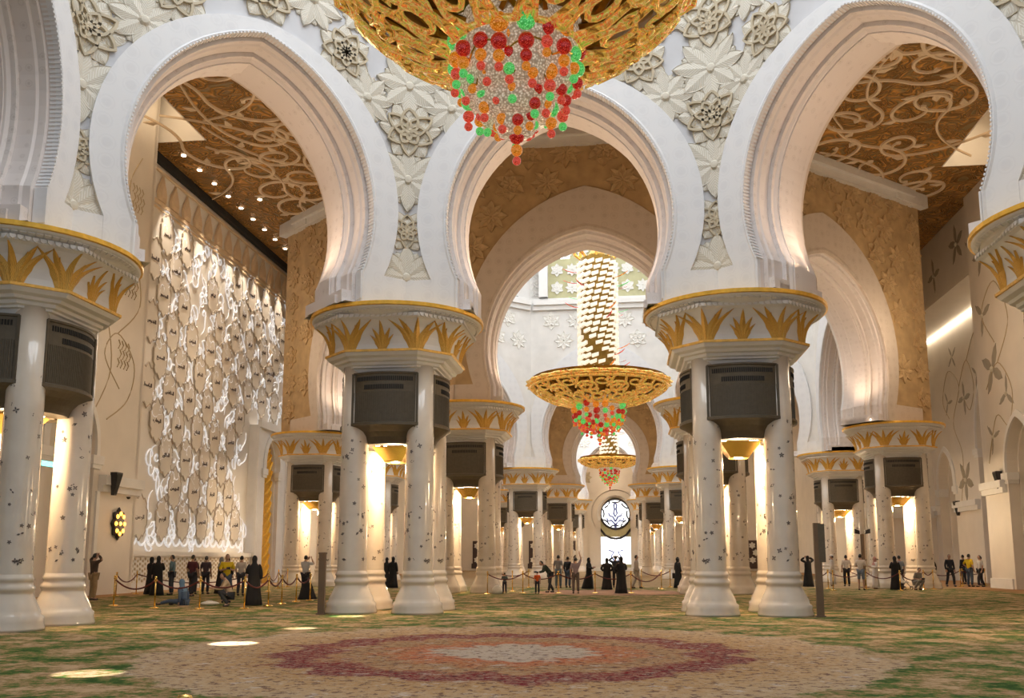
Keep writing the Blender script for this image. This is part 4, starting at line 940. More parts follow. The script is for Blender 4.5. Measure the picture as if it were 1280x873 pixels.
# ------------------------------------------------------------------ chandeliers
def ball_data(mat):
    q = MB(); n = 10; q.lathe([(max(.02, sin(pi * i / 8)), -cos(pi * i / 8)) for i in range(9)], 12); return shared(lambda: q.build('glass_ball', M[mat], smooth=True))
BALLS = [ball_data(m) for m in ('b_red', 'b_green', 'b_orange', 'b_pink')]
def chandelier(label, loc, D, rmain, ztop, seed, tip):
    """D: list of (r, z) of the gilded dish's underside; tip: height of the lowest ball"""
    rnd = random.Random(seed)
    t = thing('chandelier', label, 'chandelier', loc)
    R0, Z0 = D[0]; RE, ZE = D[-1]
    def dish(r, up=0):
        for (r0, z0), (r1, z1) in zip(D, D[1:]):
            if r <= r1 + 1e-6: return z0 + (z1 - z0) * max(0, (r - r0)) / (r1 - r0) + up
        return ZE + up
    # scrolling gilded lattice, one piece per sector
    NS = 12; dth = 2 * pi / NS
    def pt(fr, th, up): r = R0 + (RE - R0) * fr; a = th * dth; return (r * cos(a), r * sin(a), dish(r, up))
    q = MB(); k_ = RE / 3.6
    def curve(pts, r, up=0.0): q.tube([pt(f, th, up) for f, th in pts], r * k_ * 1.12, 5)
    curve([(0.02, .0), (.25, .2), (.45, .12), (.62, .3), (.85, .2), (1.0, .35)], .075)
    curve([(0.02, .55), (.2, .42), (.42, .6), (.6, .5), (.8, .68), (1.0, .6)], .07, .02)
    curve([(.32 + .13 * sin(a), .78 + .22 * cos(a)) for a in [i * .5 for i in range(14)]], .06, .05)
    curve([(.72 + .16 * sin(a) * (.3 + .7 * a / 9), .5 + .38 * cos(a) * (.3 + .7 * a / 9)) for a in [i * .55 for i in range(18)]], .065, -.03)
    curve([(.55 + .1 * sin(a) * (.3 + .7 * a / 8), .05 + .26 * cos(a) * (.3 + .7 * a / 8)) for a in [i * .55 for i in range(15)]], .05, -.05)
    curve([(.88 + .1 * sin(a) * (.3 + .7 * a / 8), .95 + .3 * cos(a) * (.3 + .7 * a / 8)) for a in [i * .55 for i in range(15)]], .05, -.05)
    curve([(.97, i / 6) for i in range(7)], .08); curve([(.03, i / 4) for i in range(5)], .07); curve([(.5 + .06 * sin(i), i / 6) for i in range(7)], .045, .06)
    curve([(1.0, .0), (1.06, .25), (1.0, .5), (1.06, .75), (1.0, 1.0)], .06, .10)
    for f, th, s in ((.15, .3, .12), (.4, .35, .12), (.63, .8, .13), (.8, .42, .12), (.9, .1, .1)):   # acanthus blades
        a = th * dth; r = R0 + (RE - R0) * f; z = dish(r, -.06); u = (cos(a), sin(a)); v = (-sin(a), cos(a)); V = []
        for tt, wd in ((-1, .02), (-.4, .8), (.2, 1), (1, .05)):
            for m, dz in ((-1, .02), (0, -.05), (1, .02)):
                rr = tt * s * 2.0 * k_; ww = m * wd * s * .8 * k_; V.append((r * u[0] + u[0] * rr + v[0] * ww, r * u[1] + u[1] * rr + v[1] * ww, dish(r + rr, dz - .05)))
        q.add(V, [(i * 3 + k, i * 3 + k + 1, i * 3 + k + 4, i * 3 + k + 3) for i in range(3) for k in range(2)])
    lat = shared(lambda: q.build('gilded_lattice', M['irid'], smooth=True))
    for k in range(NS): ob('gilded_lattice', lat, t, None, (0, 0, k * dth + .1), None, (1, 1, 1))
    for k in range(NS): ob('gilded_lattice', lat, t, (0, 0, ZE * 1.55), (0, 0, k * dth + .25), None, (1, 1, -.55))
    # second, higher layer of strapwork and the inner dish
    q = MB()
    for k in range(30):
        a = k * 2 * pi / 30
        q.tube([((R0 + (RE - R0) * f) * cos(a + .35 * sin(3 * f + (k % 2) * 3)), (R0 + (RE - R0) * f) * sin(a + .35 * sin(3 * f + (k % 2) * 3)), dish(R0 + (RE - R0) * f, .22)) for f in [i / 7 for i in range(8)]], .07 * k_, 4)
    q.build('strapwork', M['irid_in'], t, kind='stuff')
    q = MB(); q.lathe([(r * .97, z + .42) for r, z in D] , 40, cap0=False, cap1=False); q.build('dish', M['irid_in'], t)
    # crystal drop below the dish: lobed tiers
    for k, (r, z0, z1) in enumerate(((rmain, Z0 + 1.0, Z0 - .55), (rmain * .86, Z0 - .15, Z0 - 1.0), (rmain * .60, Z0 - .7, Z0 - 1.35), (rmain * .30, Z0 - 1.1, Z0 - 1.65))):
        q = MB(); q.lathe([(r * .5, z1), (r * .82, z1 + .06), (r * .98, (z0 + z1) / 2 - .1), (r, z0 - .2), (r * .9, z0)], 48, lob=.09, lobn=8)
        tr = q.build('crystal_tier', M['crystal'], t, smooth=True)
        q = MB(); q.tube([(r * (.86 + .1 * abs(sin(4 * a))) * cos(a), r * (.86 + .1 * abs(sin(4 * a))) * sin(a), z1 + .10 + .16 * abs(sin(4 * a))) for a in [2 * pi * i / 64 for i in range(64)]], .022, 4, True); q.build('tier_rim', M['brass'], tr)
    # strings of glass balls
    s = rmain / 1.25
    for r, n, ze, cnt, top in ((1.18, 18, tip + 1.45, 4, Z0 + .55), (.96, 15, tip + 1.0, 4, Z0 - .1), (.68, 12, tip + .74, 4, Z0 - .5), (.36, 8, tip + .56, 4, Z0 - .9), (0.02, 1, tip + .07, 4, Z0 - 1.5)):
        r *= s * (rmain / 1.25 / s)
        for k in range(n):
            a = 2 * pi * (k + .3 * rnd.random()) / n; zz = ze + rnd.uniform(-.12, .28) * s if n > 1 else ze
            x, y = r * s * cos(a) + (0 if n > 1 else 0), r * s * sin(a)
            q = MB(); q.tube([(x, y, zz), (x, y, top)], .006, 4); st = q.build('strand', M['brass'], t)
            z = zz; seqr = [.085, .115, .155, .19][:rnd.choice((3, 4)) if n > 1 else 4]
            last = -1
            for j, rb_ in enumerate(seqr):
                if j: z += (seqr[j - 1] + rb_) * s * 1.06
                c_ = rnd.choice([i for i in (0, 1, 2, 3) if i != last]); last = c_
                if rb_ > .14 and c_ == 3: c_ = 0
                if rb_ < .09 and c_ == 0: c_ = 3
                if z > top + .2: break
                b_ = ob('glass_ball', BALLS[c_], st, (x, y, z), None, None, (rb_ * s,) * 3)
    # tall shaft of crystal bars winding up in a spiral
    zb = ZE - .1; RS = rmain * .92
    q = MB(); q.lathe([(RS * .86, zb - .6), (RS * .86, ztop)], 24); q.build('shaft_core', M['irid_in'], t)
    q = MB(); rows = int((ztop - zb) / .44); nb = 15
    for i in range(rows):
        z = zb + i * .44
        for k in range(nb):
            if (k + i) % 15 == 0: continue
            a = 2 * pi * k / nb + i * .10; da = 2 * pi / nb * .40; V = []
            for rr in (RS * .88, RS * 1.04):
                for aa, zz in ((a - da, z), (a + da, z + .12), (a + da, z + .34), (a - da, z + .22)): V.append((rr * cos(aa), rr * sin(aa), zz))
            q.add(V, [(0, 1, 2, 3), (7, 6, 5, 4), (0, 4, 5, 1), (1, 5, 6, 2), (2, 6, 7, 3), (3, 7, 4, 0)])
    q.build('crystal_bar', M['crystalbar'], t, kind='stuff')
    for k in range(26):    # coloured glass blades
        a = rnd.uniform(0, 6.28); z = zb + .4 + (ztop - zb - 1) * rnd.random(); q = MB(); L = .85 * s; u = (cos(a), sin(a)); v = (-sin(a), cos(a)); V = []
        for tt, wd in ((0, .03), (.35, .09), (.7, .07), (1, .005)):
            for m in (-1, 0, 1): V.append((u[0] * (RS + tt * L) + v[0] * wd * m, u[1] * (RS + tt * L) + v[1] * wd * m, z + .28 * tt * tt + (.03 if m == 0 else 0)))
        q.add(V, [(i * 3 + k2, i * 3 + k2 + 1, i * 3 + k2 + 4, i * 3 + k2 + 3) for i in range(3) for k2 in range(2)])
        q.build('glass_blade', M[rnd.choice(('b_red', 'b_green', 'b_orange', 'b_pink'))], t)
    for k in range(8):     # gold crown at the head of the shaft
        a = 2 * pi * k / 8; q = MB(); q.tube([(RS * r * cos(a), RS * r * sin(a), ztop + h) for r, h in ((.8, 0), (1.1, .35), (1.25, .9), (1.0, 1.25), (.85, 1.05))], [.09, .12, .12, .08, .05], 6); q.build('crown_scroll', M['irid'], t)
    q = MB(); q.lathe([(.5, ztop - .1), (.62, ztop + .3), (.3, ztop + .9), (.45, ztop + 1.3), (.12, ztop + 1.8), (.1, ztop + 9)], 12); q.build('suspension_rod', M['brass'], t)
    return t
D1 = [(1.2, 11.2), (1.75, 11.33), (2.3, 11.58), (2.85, 11.93), (3.3, 12.38), (3.65, 12.95)]
chandelier('nearest chandelier, gilded dish with a drop of red, green and orange glass balls', (-.29, C1, 0), D1, 1.25, 21, 4, 9.0)
chandelier('largest chandelier in the middle distance with tall crystal shaft and gold dish', (.15, C2, 0), [(1.5, 12.0), (2.4, 12.1), (3.3, 12.35), (4.1, 12.75), (4.6, 13.1), (4.75, 13.4)], 1.5, 22.3, 6, 9.25)
chandelier('farthest chandelier, small in view above the bright end window', (.2, C3, 0), [(1.2, 12.2), (2.0, 12.28), (2.8, 12.5), (3.3, 12.75), (3.55, 13.0)], 1.2, 21.5, 8, 9.6)

# ------------------------------------------------------------------ rope barriers, posts, bags
def post_parts():
    q = MB(); q.lathe([(.17, 0), (.17, .02), (.13, .045), (.03, .06)], 16); a = shared(lambda: q.build('base', M['brass'], smooth=False))
    p = MB(); p.lathe([(.026, .05), (.026, .94)], 10); b_ = shared(lambda: p.build('pole', M['brass'], smooth=True))
    r = MB(); r.lathe([(.026, .93), (.045, .94), (.045, .965), (.02, .97), (.035, .985), (.045, 1.01), (.03, 1.045), (.004, 1.05)], 10); c_ = shared(lambda: r.build('finial', M['brass'], smooth=True))
    return a, b_, c_
PB, PP, PF = post_parts()
def stanchion(x, y, label):
    t = thing('stanchion', label, 'barrier post', (x, y, 0), 0, 'brass rope barrier posts'); ob('base', PB, t); ob('pole', PP, t); ob('finial', PF, t); return t
S = [(-15.93, 30.54), (-20.35, 38.37), (-20.92, 41.11), (-13.74, 29.22), (-12.05, 28.93), (-10.67, 29.24), (-10.55, 31.0), (-10.68, 32.61), (-10.71, 34.19), (-10.55, 35.3), (-16.2, 43.77), (-16.04, 44.92), (-17.42, 49.88), (-17.99, 52.82),
     (-4.72, 43.2), (-3.95, 46.6), (-5.62, 52.75), (-3.17, 44.26), (-3.77, 52.97), (-1.49, 44.46), (0.25, 44.66), (1.95, 44.87), (2.63, 54.5), (3.63, 51.01), (4.28, 54.7),
     (12.2, 53.42), (12.71, 52.78), (12.4, 50.12), (16.08, 63.13), (14.59, 52.32), (17.8, 60.39), (15.68, 49.9), (17.75, 52.9), (20.0, 59.75), (18.25, 52.9), (21.5, 64.2), (21.4, 58.0), (22.2, 60.0), (23.6, 60.2)]
SL = ['post at far left before the lit column base', 'post by the wall behind the far left column', 'post beside the wall left of the black robed pair', 'second post from left in the near row', 'third post of the near left row, below the yellow shirt',
      'post in front of the crouching visitor', 'first post right of the tall black robe', 'second post right of the tall black robe', 'third post right of the tall black robe', 'post before the seated black robe at the left cluster',
      'back row post below the golden door', 'back row post right of the golden door', 'back row post before the lit left columns, nearer', 'back row post before the lit left columns, farther',
      'leftmost post between the two front clusters', 'post just behind the leftmost middle post', 'small post by the child with the white bag', 'post right of the child with the white bag', 'back post before the far left main cluster', 'post beside the bending woman',
      'post right of the walking black robe', 'post right of the largest black robe', 'back post behind the man in beige', 'post between the man in beige and the lone black robe', 'back post left of the lone black robe',
      'first post right of the right brown pillar', 'second post right of the right brown pillar', 'nearest post below the white capped man', 'back post behind the man in white tee', 'post at the floodlight stand', 'back post right of the man in checked headscarf',
      'post at the pushchair', 'post left of the crouching man in grey', 'post left of the black robe by the dark door', 'post right of the crouching man in grey', 'post left of the man in navy', 'post right of the man in navy', 'back post before the yellow shirt at right', 'post before the man in white shirt at right']
for i, (x, y) in enumerate(S): stanchion(x, y, 'brass ' + SL[i])
t = thing('stanchion', 'nearest brass post, only its round tip showing at the bottom edge', 'barrier post', (-.335, 4.0, -.04), 0, 'brass rope barrier posts'); ob('base', PB, t, (0, 0, .04)); ob('pole', PP, t); ob('finial', PF, t)
def rope(i, j, lb_):
    (x0, y0), (x1, y1) = S[i], S[j]; q = MB(); d = hypot(x1 - x0, y1 - y0); u = ((x1 - x0) / d, (y1 - y0) / d)
    sag = min(.42, .12 + .07 * d)
    pts = [(x0 + u[0] * (.05 + (d - .1) * k / 14), y0 + u[1] * (.05 + (d - .1) * k / 14), .90 - sag * (1 - (2 * k / 14 - 1) ** 2)) for k in range(15)]
    q.tube(pts, .028, 6); o = q.build('rope', M['rope'], None, smooth=True); tag(o, lb_, 'rope', 'maroon barrier ropes')
    for p, nm in ((pts[0], 'hook'), (pts[-1], 'hook')):
        h = MB(); h.lathe([(.02, p[2] - .03), (.034, p[2]), (.02, p[2] + .03)], 8, (p[0], p[1])); h.build('hook', M['brass'], o)
RP = [(0, 3), (1, 2), (3, 4), (4, 5), (5, 6), (6, 7), (7, 8), (8, 9), (2, 10), (10, 11), (11, 12), (12, 13), (14, 17), (16, 18), (17, 19), (19, 20), (20, 21), (21, 23), (22, 24), (25, 26), (26, 29), (29, 31), (31, 32), (32, 34), (28, 30), (30, 33), (33, 36), (36, 37), (37, 38)]
for i, j in RP: rope(i, j, 'maroon rope from the ' + SL[i].split(',')[0])
def pillar(x, y, h, label, sign):
    t = thing('marker_post', label, 'post', (x, y, 0))
    q = MB(); q.box(-.095, .095, -.06, .06, 0, h); q.build('shaft', M['wood'], t)
    q = MB(); q.box(-.13, .13, -.09, .09, 0, .04); q.build('base', M['wood'], t)
    if sign: q = MB(); q.box(.02, .20, -.075, -.03, h * .58, h * .99); q.build('plate', M['bronze'], t)
    else: q = MB(); q.box(-.11, .11, -.08, .08, h, h + .05); q.build('cap', M['wood'], t)
pillar(-7.19, 26.55, 1.75, 'short brown pillar left of the front left cluster', False)
pillar(7.06, 27.1, 2.62, 'tall brown pillar right of the front right cluster', True)
pillar(11.71, 50.4, 2.5, 'slim dark pillar behind the tall brown one at right', False)
t = thing('floodlight_stand', 'dark stand with black floodlights on top before the right clusters', 'floodlight', (15.19, 55.0, 0))
q = MB(); q.lathe([(.28, 0), (.28, .05), (.11, .08), (.11, 3.0), (.06, 3.05)], 12); q.build('pole', M['wood'], t)
for sg in (-1, 1):
    q = MB(); q.rings([[(sg * (.15 + .28 * k) + 0, y_ * (1 + .3 * k), 3.12 + .08 * k + z_ * (1 + .3 * k)) for y_, z_ in ((-.1, -.1), (.1, -.1), (.1, .1), (-.1, .1))] for k in (0, 1)]); q.build('lamp_head', M['steel'], t)
t = thing('wall_lamp', 'black rosette wall lamp with glowing orange lights at left', 'lamp', (-21.98, 40.95, 3.25), HP)
q = MB(); R_ = [(.50 + .07 * cos(8 * a)) for a in [2 * pi * i / 32 for i in range(32)]]
q.rings([[(R_[i] * cos(2 * pi * i / 32) * s, -y_, R_[i] * sin(2 * pi * i / 32) * s * 1.3) for i in range(32)] for s, y_ in ((1, 0), (1.05, .08), (.9, .14), (.3, .16))], True, True); q.build('plate', M['steel'], t)
for i in range(9):
    a = 2 * pi * i / 8; r = .36 if i < 8 else 0; q = MB(); q.rings([[(r * cos(a) + .085 * s * cos(b_), -y_, r * 1.3 * sin(a) + .10 * s * sin(b_)) for b_ in [2 * pi * k / 8 for k in range(8)]] for s, y_ in ((1, .12), (1, .18), (.6, .22))]); q.build('light', M['orange'], t)
light('rosette_glow', 'POINT', (-21.4, 40.95, 3.25), 6, (1, .5, .15), .2)
def speaker(x, y, z, rz, label):
    t = thing('wall_speaker', label, 'speaker', (x, y, z), rz)
    q = MB(); q.rings([[(-w_, 0, z_), (w_, 0, z_), (w_, -d, z_), (-w_, -d, z_)] for w_, d, z_ in ((.10, .15, -.55), (.26, .32, .45), (.26, .32, .5))]); q.build('body', M['steel'], t)
    q = MB(); q.add([(-.09, -.17, -.5), (.09, -.17, -.5), (.22, -.345, .42), (-.22, -.345, .42)], [(0, 1, 2, 3)]); q.build('grille', M['dark'], t)
speaker(-21.62, 39.75, 5.05, HP, 'dark tapering speaker on the ledge of the left wall')
speaker(25.95, 70.6, 5.3, -HP, 'dark tapering speaker under the star flower on the right wall')
speaker(22.35, 53.5, 5.9, -HP, 'dark tapering speaker on the right wall pier')
t = thing('ceiling_camera', 'small white dome camera under the left wall ledge', 'camera', (-21.75, 41.4, 4.6)); q = MB(); q.lathe([(.12, 0), (.12, -.05), (.09, -.06)], 12); q.build('mount', M['trim'], t); q = MB(); q.lathe([(.09, -.06), (.085, -.12), (.05, -.16), (.01, -.17)], 12); q.build('dome', M['dark'], t)
t = thing('exit_sign', 'small glowing green sign behind the far left columns', 'sign', (-21.99, 35.3, 5.5), HP); q = MB(); q.box(-.45, .45, -.06, 0, -.13, .13); q.build('housing', M['trim'], t); q = MB(); q.box(-.42, .42, -.075, -.06, -.1, .1); q.build('face', M['exit'], t)
M['white_cloth'] = plain('white_plastic', (.72, .68, .62), .6)
def bag(x, y, sx_, sz, label, lying=False):
    t = thing('bag', label, 'bag', (x, y, 0)); q = MB()
    q.rings([[(sx_ * r * cos(a) * (1 + .1 * sin(3 * a)), .6 * sx_ * r * sin(a), sz * z) for a in [2 * pi * i / 14 for i in range(14)]] for r, z in ((.8, 0), (1, .25), (.95, .55), (.65, .85), (.35, 1.0))]); q.build('sack', M['white_cloth'], t, smooth=True)
    q = MB(); q.tube([(-.12, 0, sz * .95), (-.06, 0, sz * 1.15), (.06, 0, sz * 1.15), (.12, 0, sz * .95)], .015, 5); q.build('handle', M['white_cloth'], t)
bag(-13.08, 31.9, .34, .12, 'flat white bag on the carpet left of the yellow shirt')
bag(-4.3, 43.45, .26, .38, 'round white bag on the carpet beside the small child')
t = thing('pushchair', 'grey pushchair beside the man in a blue shirt', 'pushchair', (16.35, 51.9, 0), .5)
q = MB(); q.rings([[(x, y, z) for x, y in ((-.22, -.25), (.22, -.25), (.22, .2), (-.22, .2))] for z in (.35, .42)]); q.build('seat', M['white_cloth'], t)
q = MB(); q.rings([[(-.22, .12, .4), (.22, .12, .4), (.22, .2, .4), (-.22, .2, .4)], [(-.22, .28, .9), (.22, .28, .9), (.22, .36, .9), (-.22, .36, .9)]]); q.build('backrest', M['white_cloth'], t)
for sg in (-1, 1):
    q = MB(); q.tube([(sg * .24, -.38, .1), (sg * .24, .1, .5), (sg * .24, .45, 1.02)], .018, 6); q.build('frame', M['steel'], t)
    q = MB(); q.tube([(sg * .24, .3, .1), (sg * .24, -.1, .5)], .018, 6); q.build('frame', M['steel'], t)
    for y_ in (-.38, .3): q = MB(); q.tube([(sg * .24, y_ + .09 * cos(a), .1 + .09 * sin(a)) for a in [2 * pi * k / 12 for k in range(12)]], .022, 5, True); q.build('wheel', M['steel'], t)
q = MB(); q.tube([(-.24, .45, 1.02), (.24, .45, 1.02)], .025, 6); q.build('handle', M['steel'], t)

# ------------------------------------------------------------------ people
M['skin'] = plain('skin', (.40, .235, .16), .55, var=.05); M['skin2'] = plain('brown_skin', (.22, .12, .075), .55, var=.05)
M['hairm'] = plain('black_hair', (.012, .010, .009), .5); M['lip'] = plain('lip', (.30, .12, .10), .5); M['eye'] = plain('eye', (.03, .02, .02), .3)
CL = {}
def cloth(c):
    if c not in CL: CL[c] = plain('cloth', c, .85, var=.10, scale=5)
    return CL[c]
def head_data(sk):
    q = MB(); nu, nv = 20, 16; R_ = []
    for j in range(nv + 1):
        ph = pi * j / nv; row = []
        for i in range(nu):
            a = 2 * pi * i / nu; x = .074 * sin(ph) * sin(a); y = -.094 * sin(ph) * cos(a); z = -.118 * cos(ph); f = -y / .094
            if z < -.02: k = 1 - .30 * min(1, (-z - .02) / .1); x *= k; y = y * (1 - .12 * min(1, (-z - .02) / .1))
            fr = max(0, f)
            if abs(x) < .022 and fr > .5: y -= .022 * max(0, 1 - abs(z + .012) / .035) * (1 - abs(x) / .022)      # nose
            if fr > .4: y += .010 * max(0, 1 - abs(z - .012) / .018) * (1 if .012 < abs(x) < .05 else .2)               # eye hollows
            if fr > .4: y -= .005 * max(0, 1 - abs(z - .038) / .02)                                                  # brow
            if fr > .5 and abs(x) < .03: y -= .006 * max(0, 1 - abs(z + .062) / .014)                                # lips
            if fr > .4 and abs(x) < .03: y -= .010 * max(0, 1 - abs(z + .10) / .02)                                  # chin
            row.append((x, y, z))
        R_.append(row)
    q.rings(R_, False, False)
    q.m = 1
    for sg in (-1, 1): q.rings([[(sg * .028 + .011 * s * cos(a), -.083 - y_, .012 + .006 * s * sin(a)) for a in [2 * pi * i / 8 for i in range(8)]] for s, y_ in ((1, 0), (.6, .005))])
    q.m = 2; q.rings([[(x * s, -.082 - y_, -.060 + z * s) for x, z in ((-.024, 0), (0, .007), (.024, 0), (0, -.009))] for s, y_ in ((1, 0), (.8, .006))])
    q.m = 0
    for sg in (-1, 1): q.rings([[(sg * (.070 + x_), -.005 + .016 * s * cos(a) + .004, -.002 + .030 * s * sin(a)) for a in [2 * pi * i / 8 for i in range(8)]] for s, x_ in ((.8, 0), (1, .012), (.6, .016))])
    return shared(lambda: q.build('head', [M[sk], M['eye'], M['lip']], smooth=True))
HEADS = {k: head_data(k) for k in ('skin', 'skin2')}
def hair_data():
    q = MB(); R_ = []
    for j in range(9):
        ph = pi * .5 * j / 8 * 1.25; row = []
        for i in range(20):
            a = 2 * pi * i / 20; lim = .42 if cos(a) > .2 else 1.25 if cos(a) < -.2 else .85; p2 = min(ph, pi * .5 * lim)
            row.append((.081 * sin(p2) * sin(a), -.102 * sin(p2) * cos(a) + .004, .126 * cos(p2)))
        R_.append(row)
    q.rings(R_[::-1], True, True); return shared(lambda: q.build('hair', M['hairm'], smooth=True))
HAIR = hair_data()
def hand_data(sk):
    q = MB(); q.rings([[(x * w_, y * d, z) for x, y in ((-1, -1), (1, -1), (1, 1), (-1, 1))] for w_, d, z in ((.026, .018, .01), (.034, .016, -.03), (.042, .014, -.07), (.040, .011, -.095))])
    for k, (x, L) in enumerate(((-.031, .062), (-.0105, .074), (.0105, .070), (.031, .054))): q.tube([(x, 0, -.085), (x * 1.1, -.004, -.085 - L * .5), (x * 1.1, -.02, -.085 - L)], [.0095, .009, .0065], 6)
    q.tube([(.030, -.004, -.03), (.058, -.014, -.060), (.060, -.026, -.088)], [.012, .011, .008], 6)
    return shared(lambda: q.build('hand', M[sk], smooth=True))
HANDS = {k: hand_data(k) for k in ('skin', 'skin2')}
def skin(name, V, E, R, mat, parent):
    me = bpy.data.meshes.new(name); me.from_pydata(V, E, []); me.materials.append(mat)
    o = ob(name, me, parent); md = o.modifiers.new('skin', 'SKIN'); md.use_smooth_shade = True
    for i, r in enumerate(R): me.skin_vertices[0].data[i].radius = (r, r)
    s_ = o.modifiers.new('sub', 'SUBSURF'); s_.levels = s_.render_levels = 1
    return o
ARM = dict(down=((.235, .03, 1.13), (.235, -.05, .89)), photo=((.27, -.20, 1.36), (.10, -.30, 1.58)), up=((.27, -.06, 1.66), (.20, -.12, 1.90)), hold=((.25, -.02, 1.14), (.08, -.27, 1.20)),
           fwd=((.22, -.20, 1.22), (.15, -.44, 1.34)), head=((.40, -.06, 1.50), (.13, -.08, 1.66)), hip=((.33, .06, 1.17), (.17, -.06, 1.02)), back=((.24, .12, 1.14), (.20, .16, .90)))
from mathutils import Vector, Matrix
def person(x, y, h, face, label, top=(.5, .5, .5), low=(.05, .05, .06), L='down', R='down', stance='stand', style='man', sk='skin', long=False, cap=None, scarf=None, shorts=False, cam_=False, bagc=None):
    """face in degrees: 0 looks at the camera, 90 to the right, 180 away, -90 to the left"""
    t = thing('person', label, 'person', (x, y, 0), radians(face)); s = h / 1.74; t.scale = (s, s, s)
    lean, dz, hipz = 0.0, 0.0, .93
    if stance == 'bend': lean = radians(38)
    if stance == 'crouch': lean, dz = radians(22), -.52
    if stance == 'sit': lean, dz = radians(10), -.80
    base = Vector((0, 0, hipz + dz)); Rl = Matrix.Rotation(lean, 3, 'X')
    up = lambda p: tuple(base + Rl @ (Vector(p) - Vector((0, 0, hipz))))
    legs = {}
    for sg in (-1, 1):
        hip = Vector((sg * .095, 0, hipz - .03 + dz))
        if stance == 'walk': k = sg * .17; kn, an = (sg * .1, -k * .75 - .06, .49), (sg * .1, -k * 1.3 + .04, .09)
        elif stance == 'crouch': kn, an = (sg * .17, -.40, .52), (sg * .14, -.08 if sg > 0 else -.02, .10)
        elif stance == 'sit': kn, an = (sg * .16 + .1, -.42, .16), (sg * .10 + .25, -.36 - .38 * (sg > 0), .08)
        elif stance == 'bend': kn, an = (sg * .12, -.03, .49), (sg * .13, .04 - .15 * sg, .09)
        else: kn, an = (sg * .11, -.02, .49), (sg * .115, .02, .09)
        legs[sg] = (tuple(hip), kn, an, (an[0] + sg * .02, an[1] - .15, .035))
    pel, spi, che, nek = up((0, 0, .93)), up((0, .0, 1.13)), up((0, .01, 1.32)), up((0, .015, 1.48)); hd = up((0, -.012 - (.03 if stance == 'bend' else 0), 1.615))
    arms = {}
    for sg, k in ((-1, R), (1, L)):
        e, w_ = ARM[k]; arms[sg] = (up((sg * .175, .01, 1.405)), up((sg * e[0], e[1], e[2])), up((sg * w_[0], w_[1], w_[2])))
    robe = style in ('abaya', 'thobe')
    # bare body, one continuous skinned surface
    V = [pel, spi, che, nek, hd]; E = [(0, 1), (1, 2), (2, 3), (3, 4)]; Rr = [.115, .10, .115, .052, .05]
    for sg in (-1, 1):
        b_ = len(V); V += list(arms[sg]); Rr += [.055, .042, .030]; E += [(2, b_), (b_, b_ + 1), (b_ + 1, b_ + 2)]
        if not robe:
            b_ = len(V); V += list(legs[sg]); Rr += [.085, .062, .042, .035]; E += [(0, b_), (b_, b_ + 1), (b_ + 1, b_ + 2), (b_ + 2, b_ + 3)]
    skin('body', V, E, Rr, M[sk], t)
    hd_o = ob('head', HEADS[sk], t, hd, (lean * .6, 0, 0))
    for sg in (-1, 1):
        w_ = Vector(arms[sg][2]); d = (w_ - Vector(arms[sg][1])).normalized(); q_ = Vector((0, 0, -1)).rotation_difference(d)
        o = ob('hand', HANDS[sk], t, tuple(w_ - d * .01), q_.to_euler(), None, (-sg, 1, 1))
    if robe:
        c_ = cloth(top); q = MB(); rings = []; rnd = random.Random(int(x * 100))
        prof = ((1.47, .075, .065), (1.43, .15, .09), (1.39, .195, .115), (1.25, .205, .14), (1.05, .20, .145), (.85, .215, .165), (.55, .235, .20), (.25, .27, .24), (.03, .30, .27)) if style == 'abaya' else ((1.47, .07, .06), (1.43, .15, .085), (1.39, .19, .11), (1.25, .19, .125), (1.05, .18, .12), (.85, .19, .14), (.5, .20, .16), (.25, .21, .175), (.12, .215, .18))
        for z, rx, ry in prof:
            row = []
            for i in range(26):
                a = 2 * pi * i / 26; f = 1 + (.10 * sin(5 * a + 1.3 * x) + .05 * sin(9 * a + y)) * max(0, (1.0 - z)) ; zz = z; yo = 0
                if stance in ('sit', 'crouch') : zz = z * (.62 if stance == 'crouch' else .5) + (.0); f *= 1.35 if z < .9 else 1.05
                px, py = rx * f * cos(a), ry * f * sin(a)
                if stance == 'walk' and z < .8: px *= 1.0; py += (.8 - z) * .10 ; py *= 1.25
                if z > .95 and lean and stance == 'bend': px, py, zz = up((px, py, z))
                row.append((px, py, zz))
            rings.append(row)
        q.rings(rings[::-1]); g_ = q.build('robe', c_, t, smooth=True)
        V = []; E = []; Rr = []
        dzs = -.0
        for sg in (-1, 1):
            b_ = len(V); a0, a1, a2 = arms[sg]; V += [tuple(Vector(a0) * .8 + Vector(up((0, 0, 1.36))) * .2), a0, a1, tuple(Vector(a1) * .08 + Vector(a2) * .92)]; Rr += [.07, .08, .075, .07 if style == 'abaya' else .05]; E += [(b_, b_ + 1), (b_ + 1, b_ + 2), (b_ + 2, b_ + 3)]
            skin('sleeve', V[b_:], [(0, 1), (1, 2), (2, 3)], Rr[b_:], c_, t)
        if style == 'thobe':
            for sg in (-1, 1): skin('shoe', [(sg * .09, .06, .05), (sg * .10, -.12, .045)], [(0, 1)], [.05, .042], M['skin2'], t)
    else:
        f = .94 if long else .45
        c_ = cloth(top); V = [up((0, 0, .90)), up((0, 0, 1.02)), spi, che, up((0, .012, 1.42))]; E = [(0, 1), (1, 2), (2, 3), (3, 4)]; Rr = [.150, .140, .135, .150, .085]
        for sg in (-1, 1):
            a0, a1, a2 = arms[sg]; b_ = len(V); V += [a0, tuple(Vector(a0).lerp(Vector(a1), .95))]; Rr += [.078, .062]; E += [(3, b_), (b_, b_ + 1)]
            if long: V.append(tuple(Vector(a1).lerp(Vector(a2), .94))); Rr.append(.048); E.append((b_ + 1, b_ + 2))
        skin('shirt', V, E, Rr, c_, t)
        c2 = cloth(low); V = [pel]; E = []; Rr = [.142]
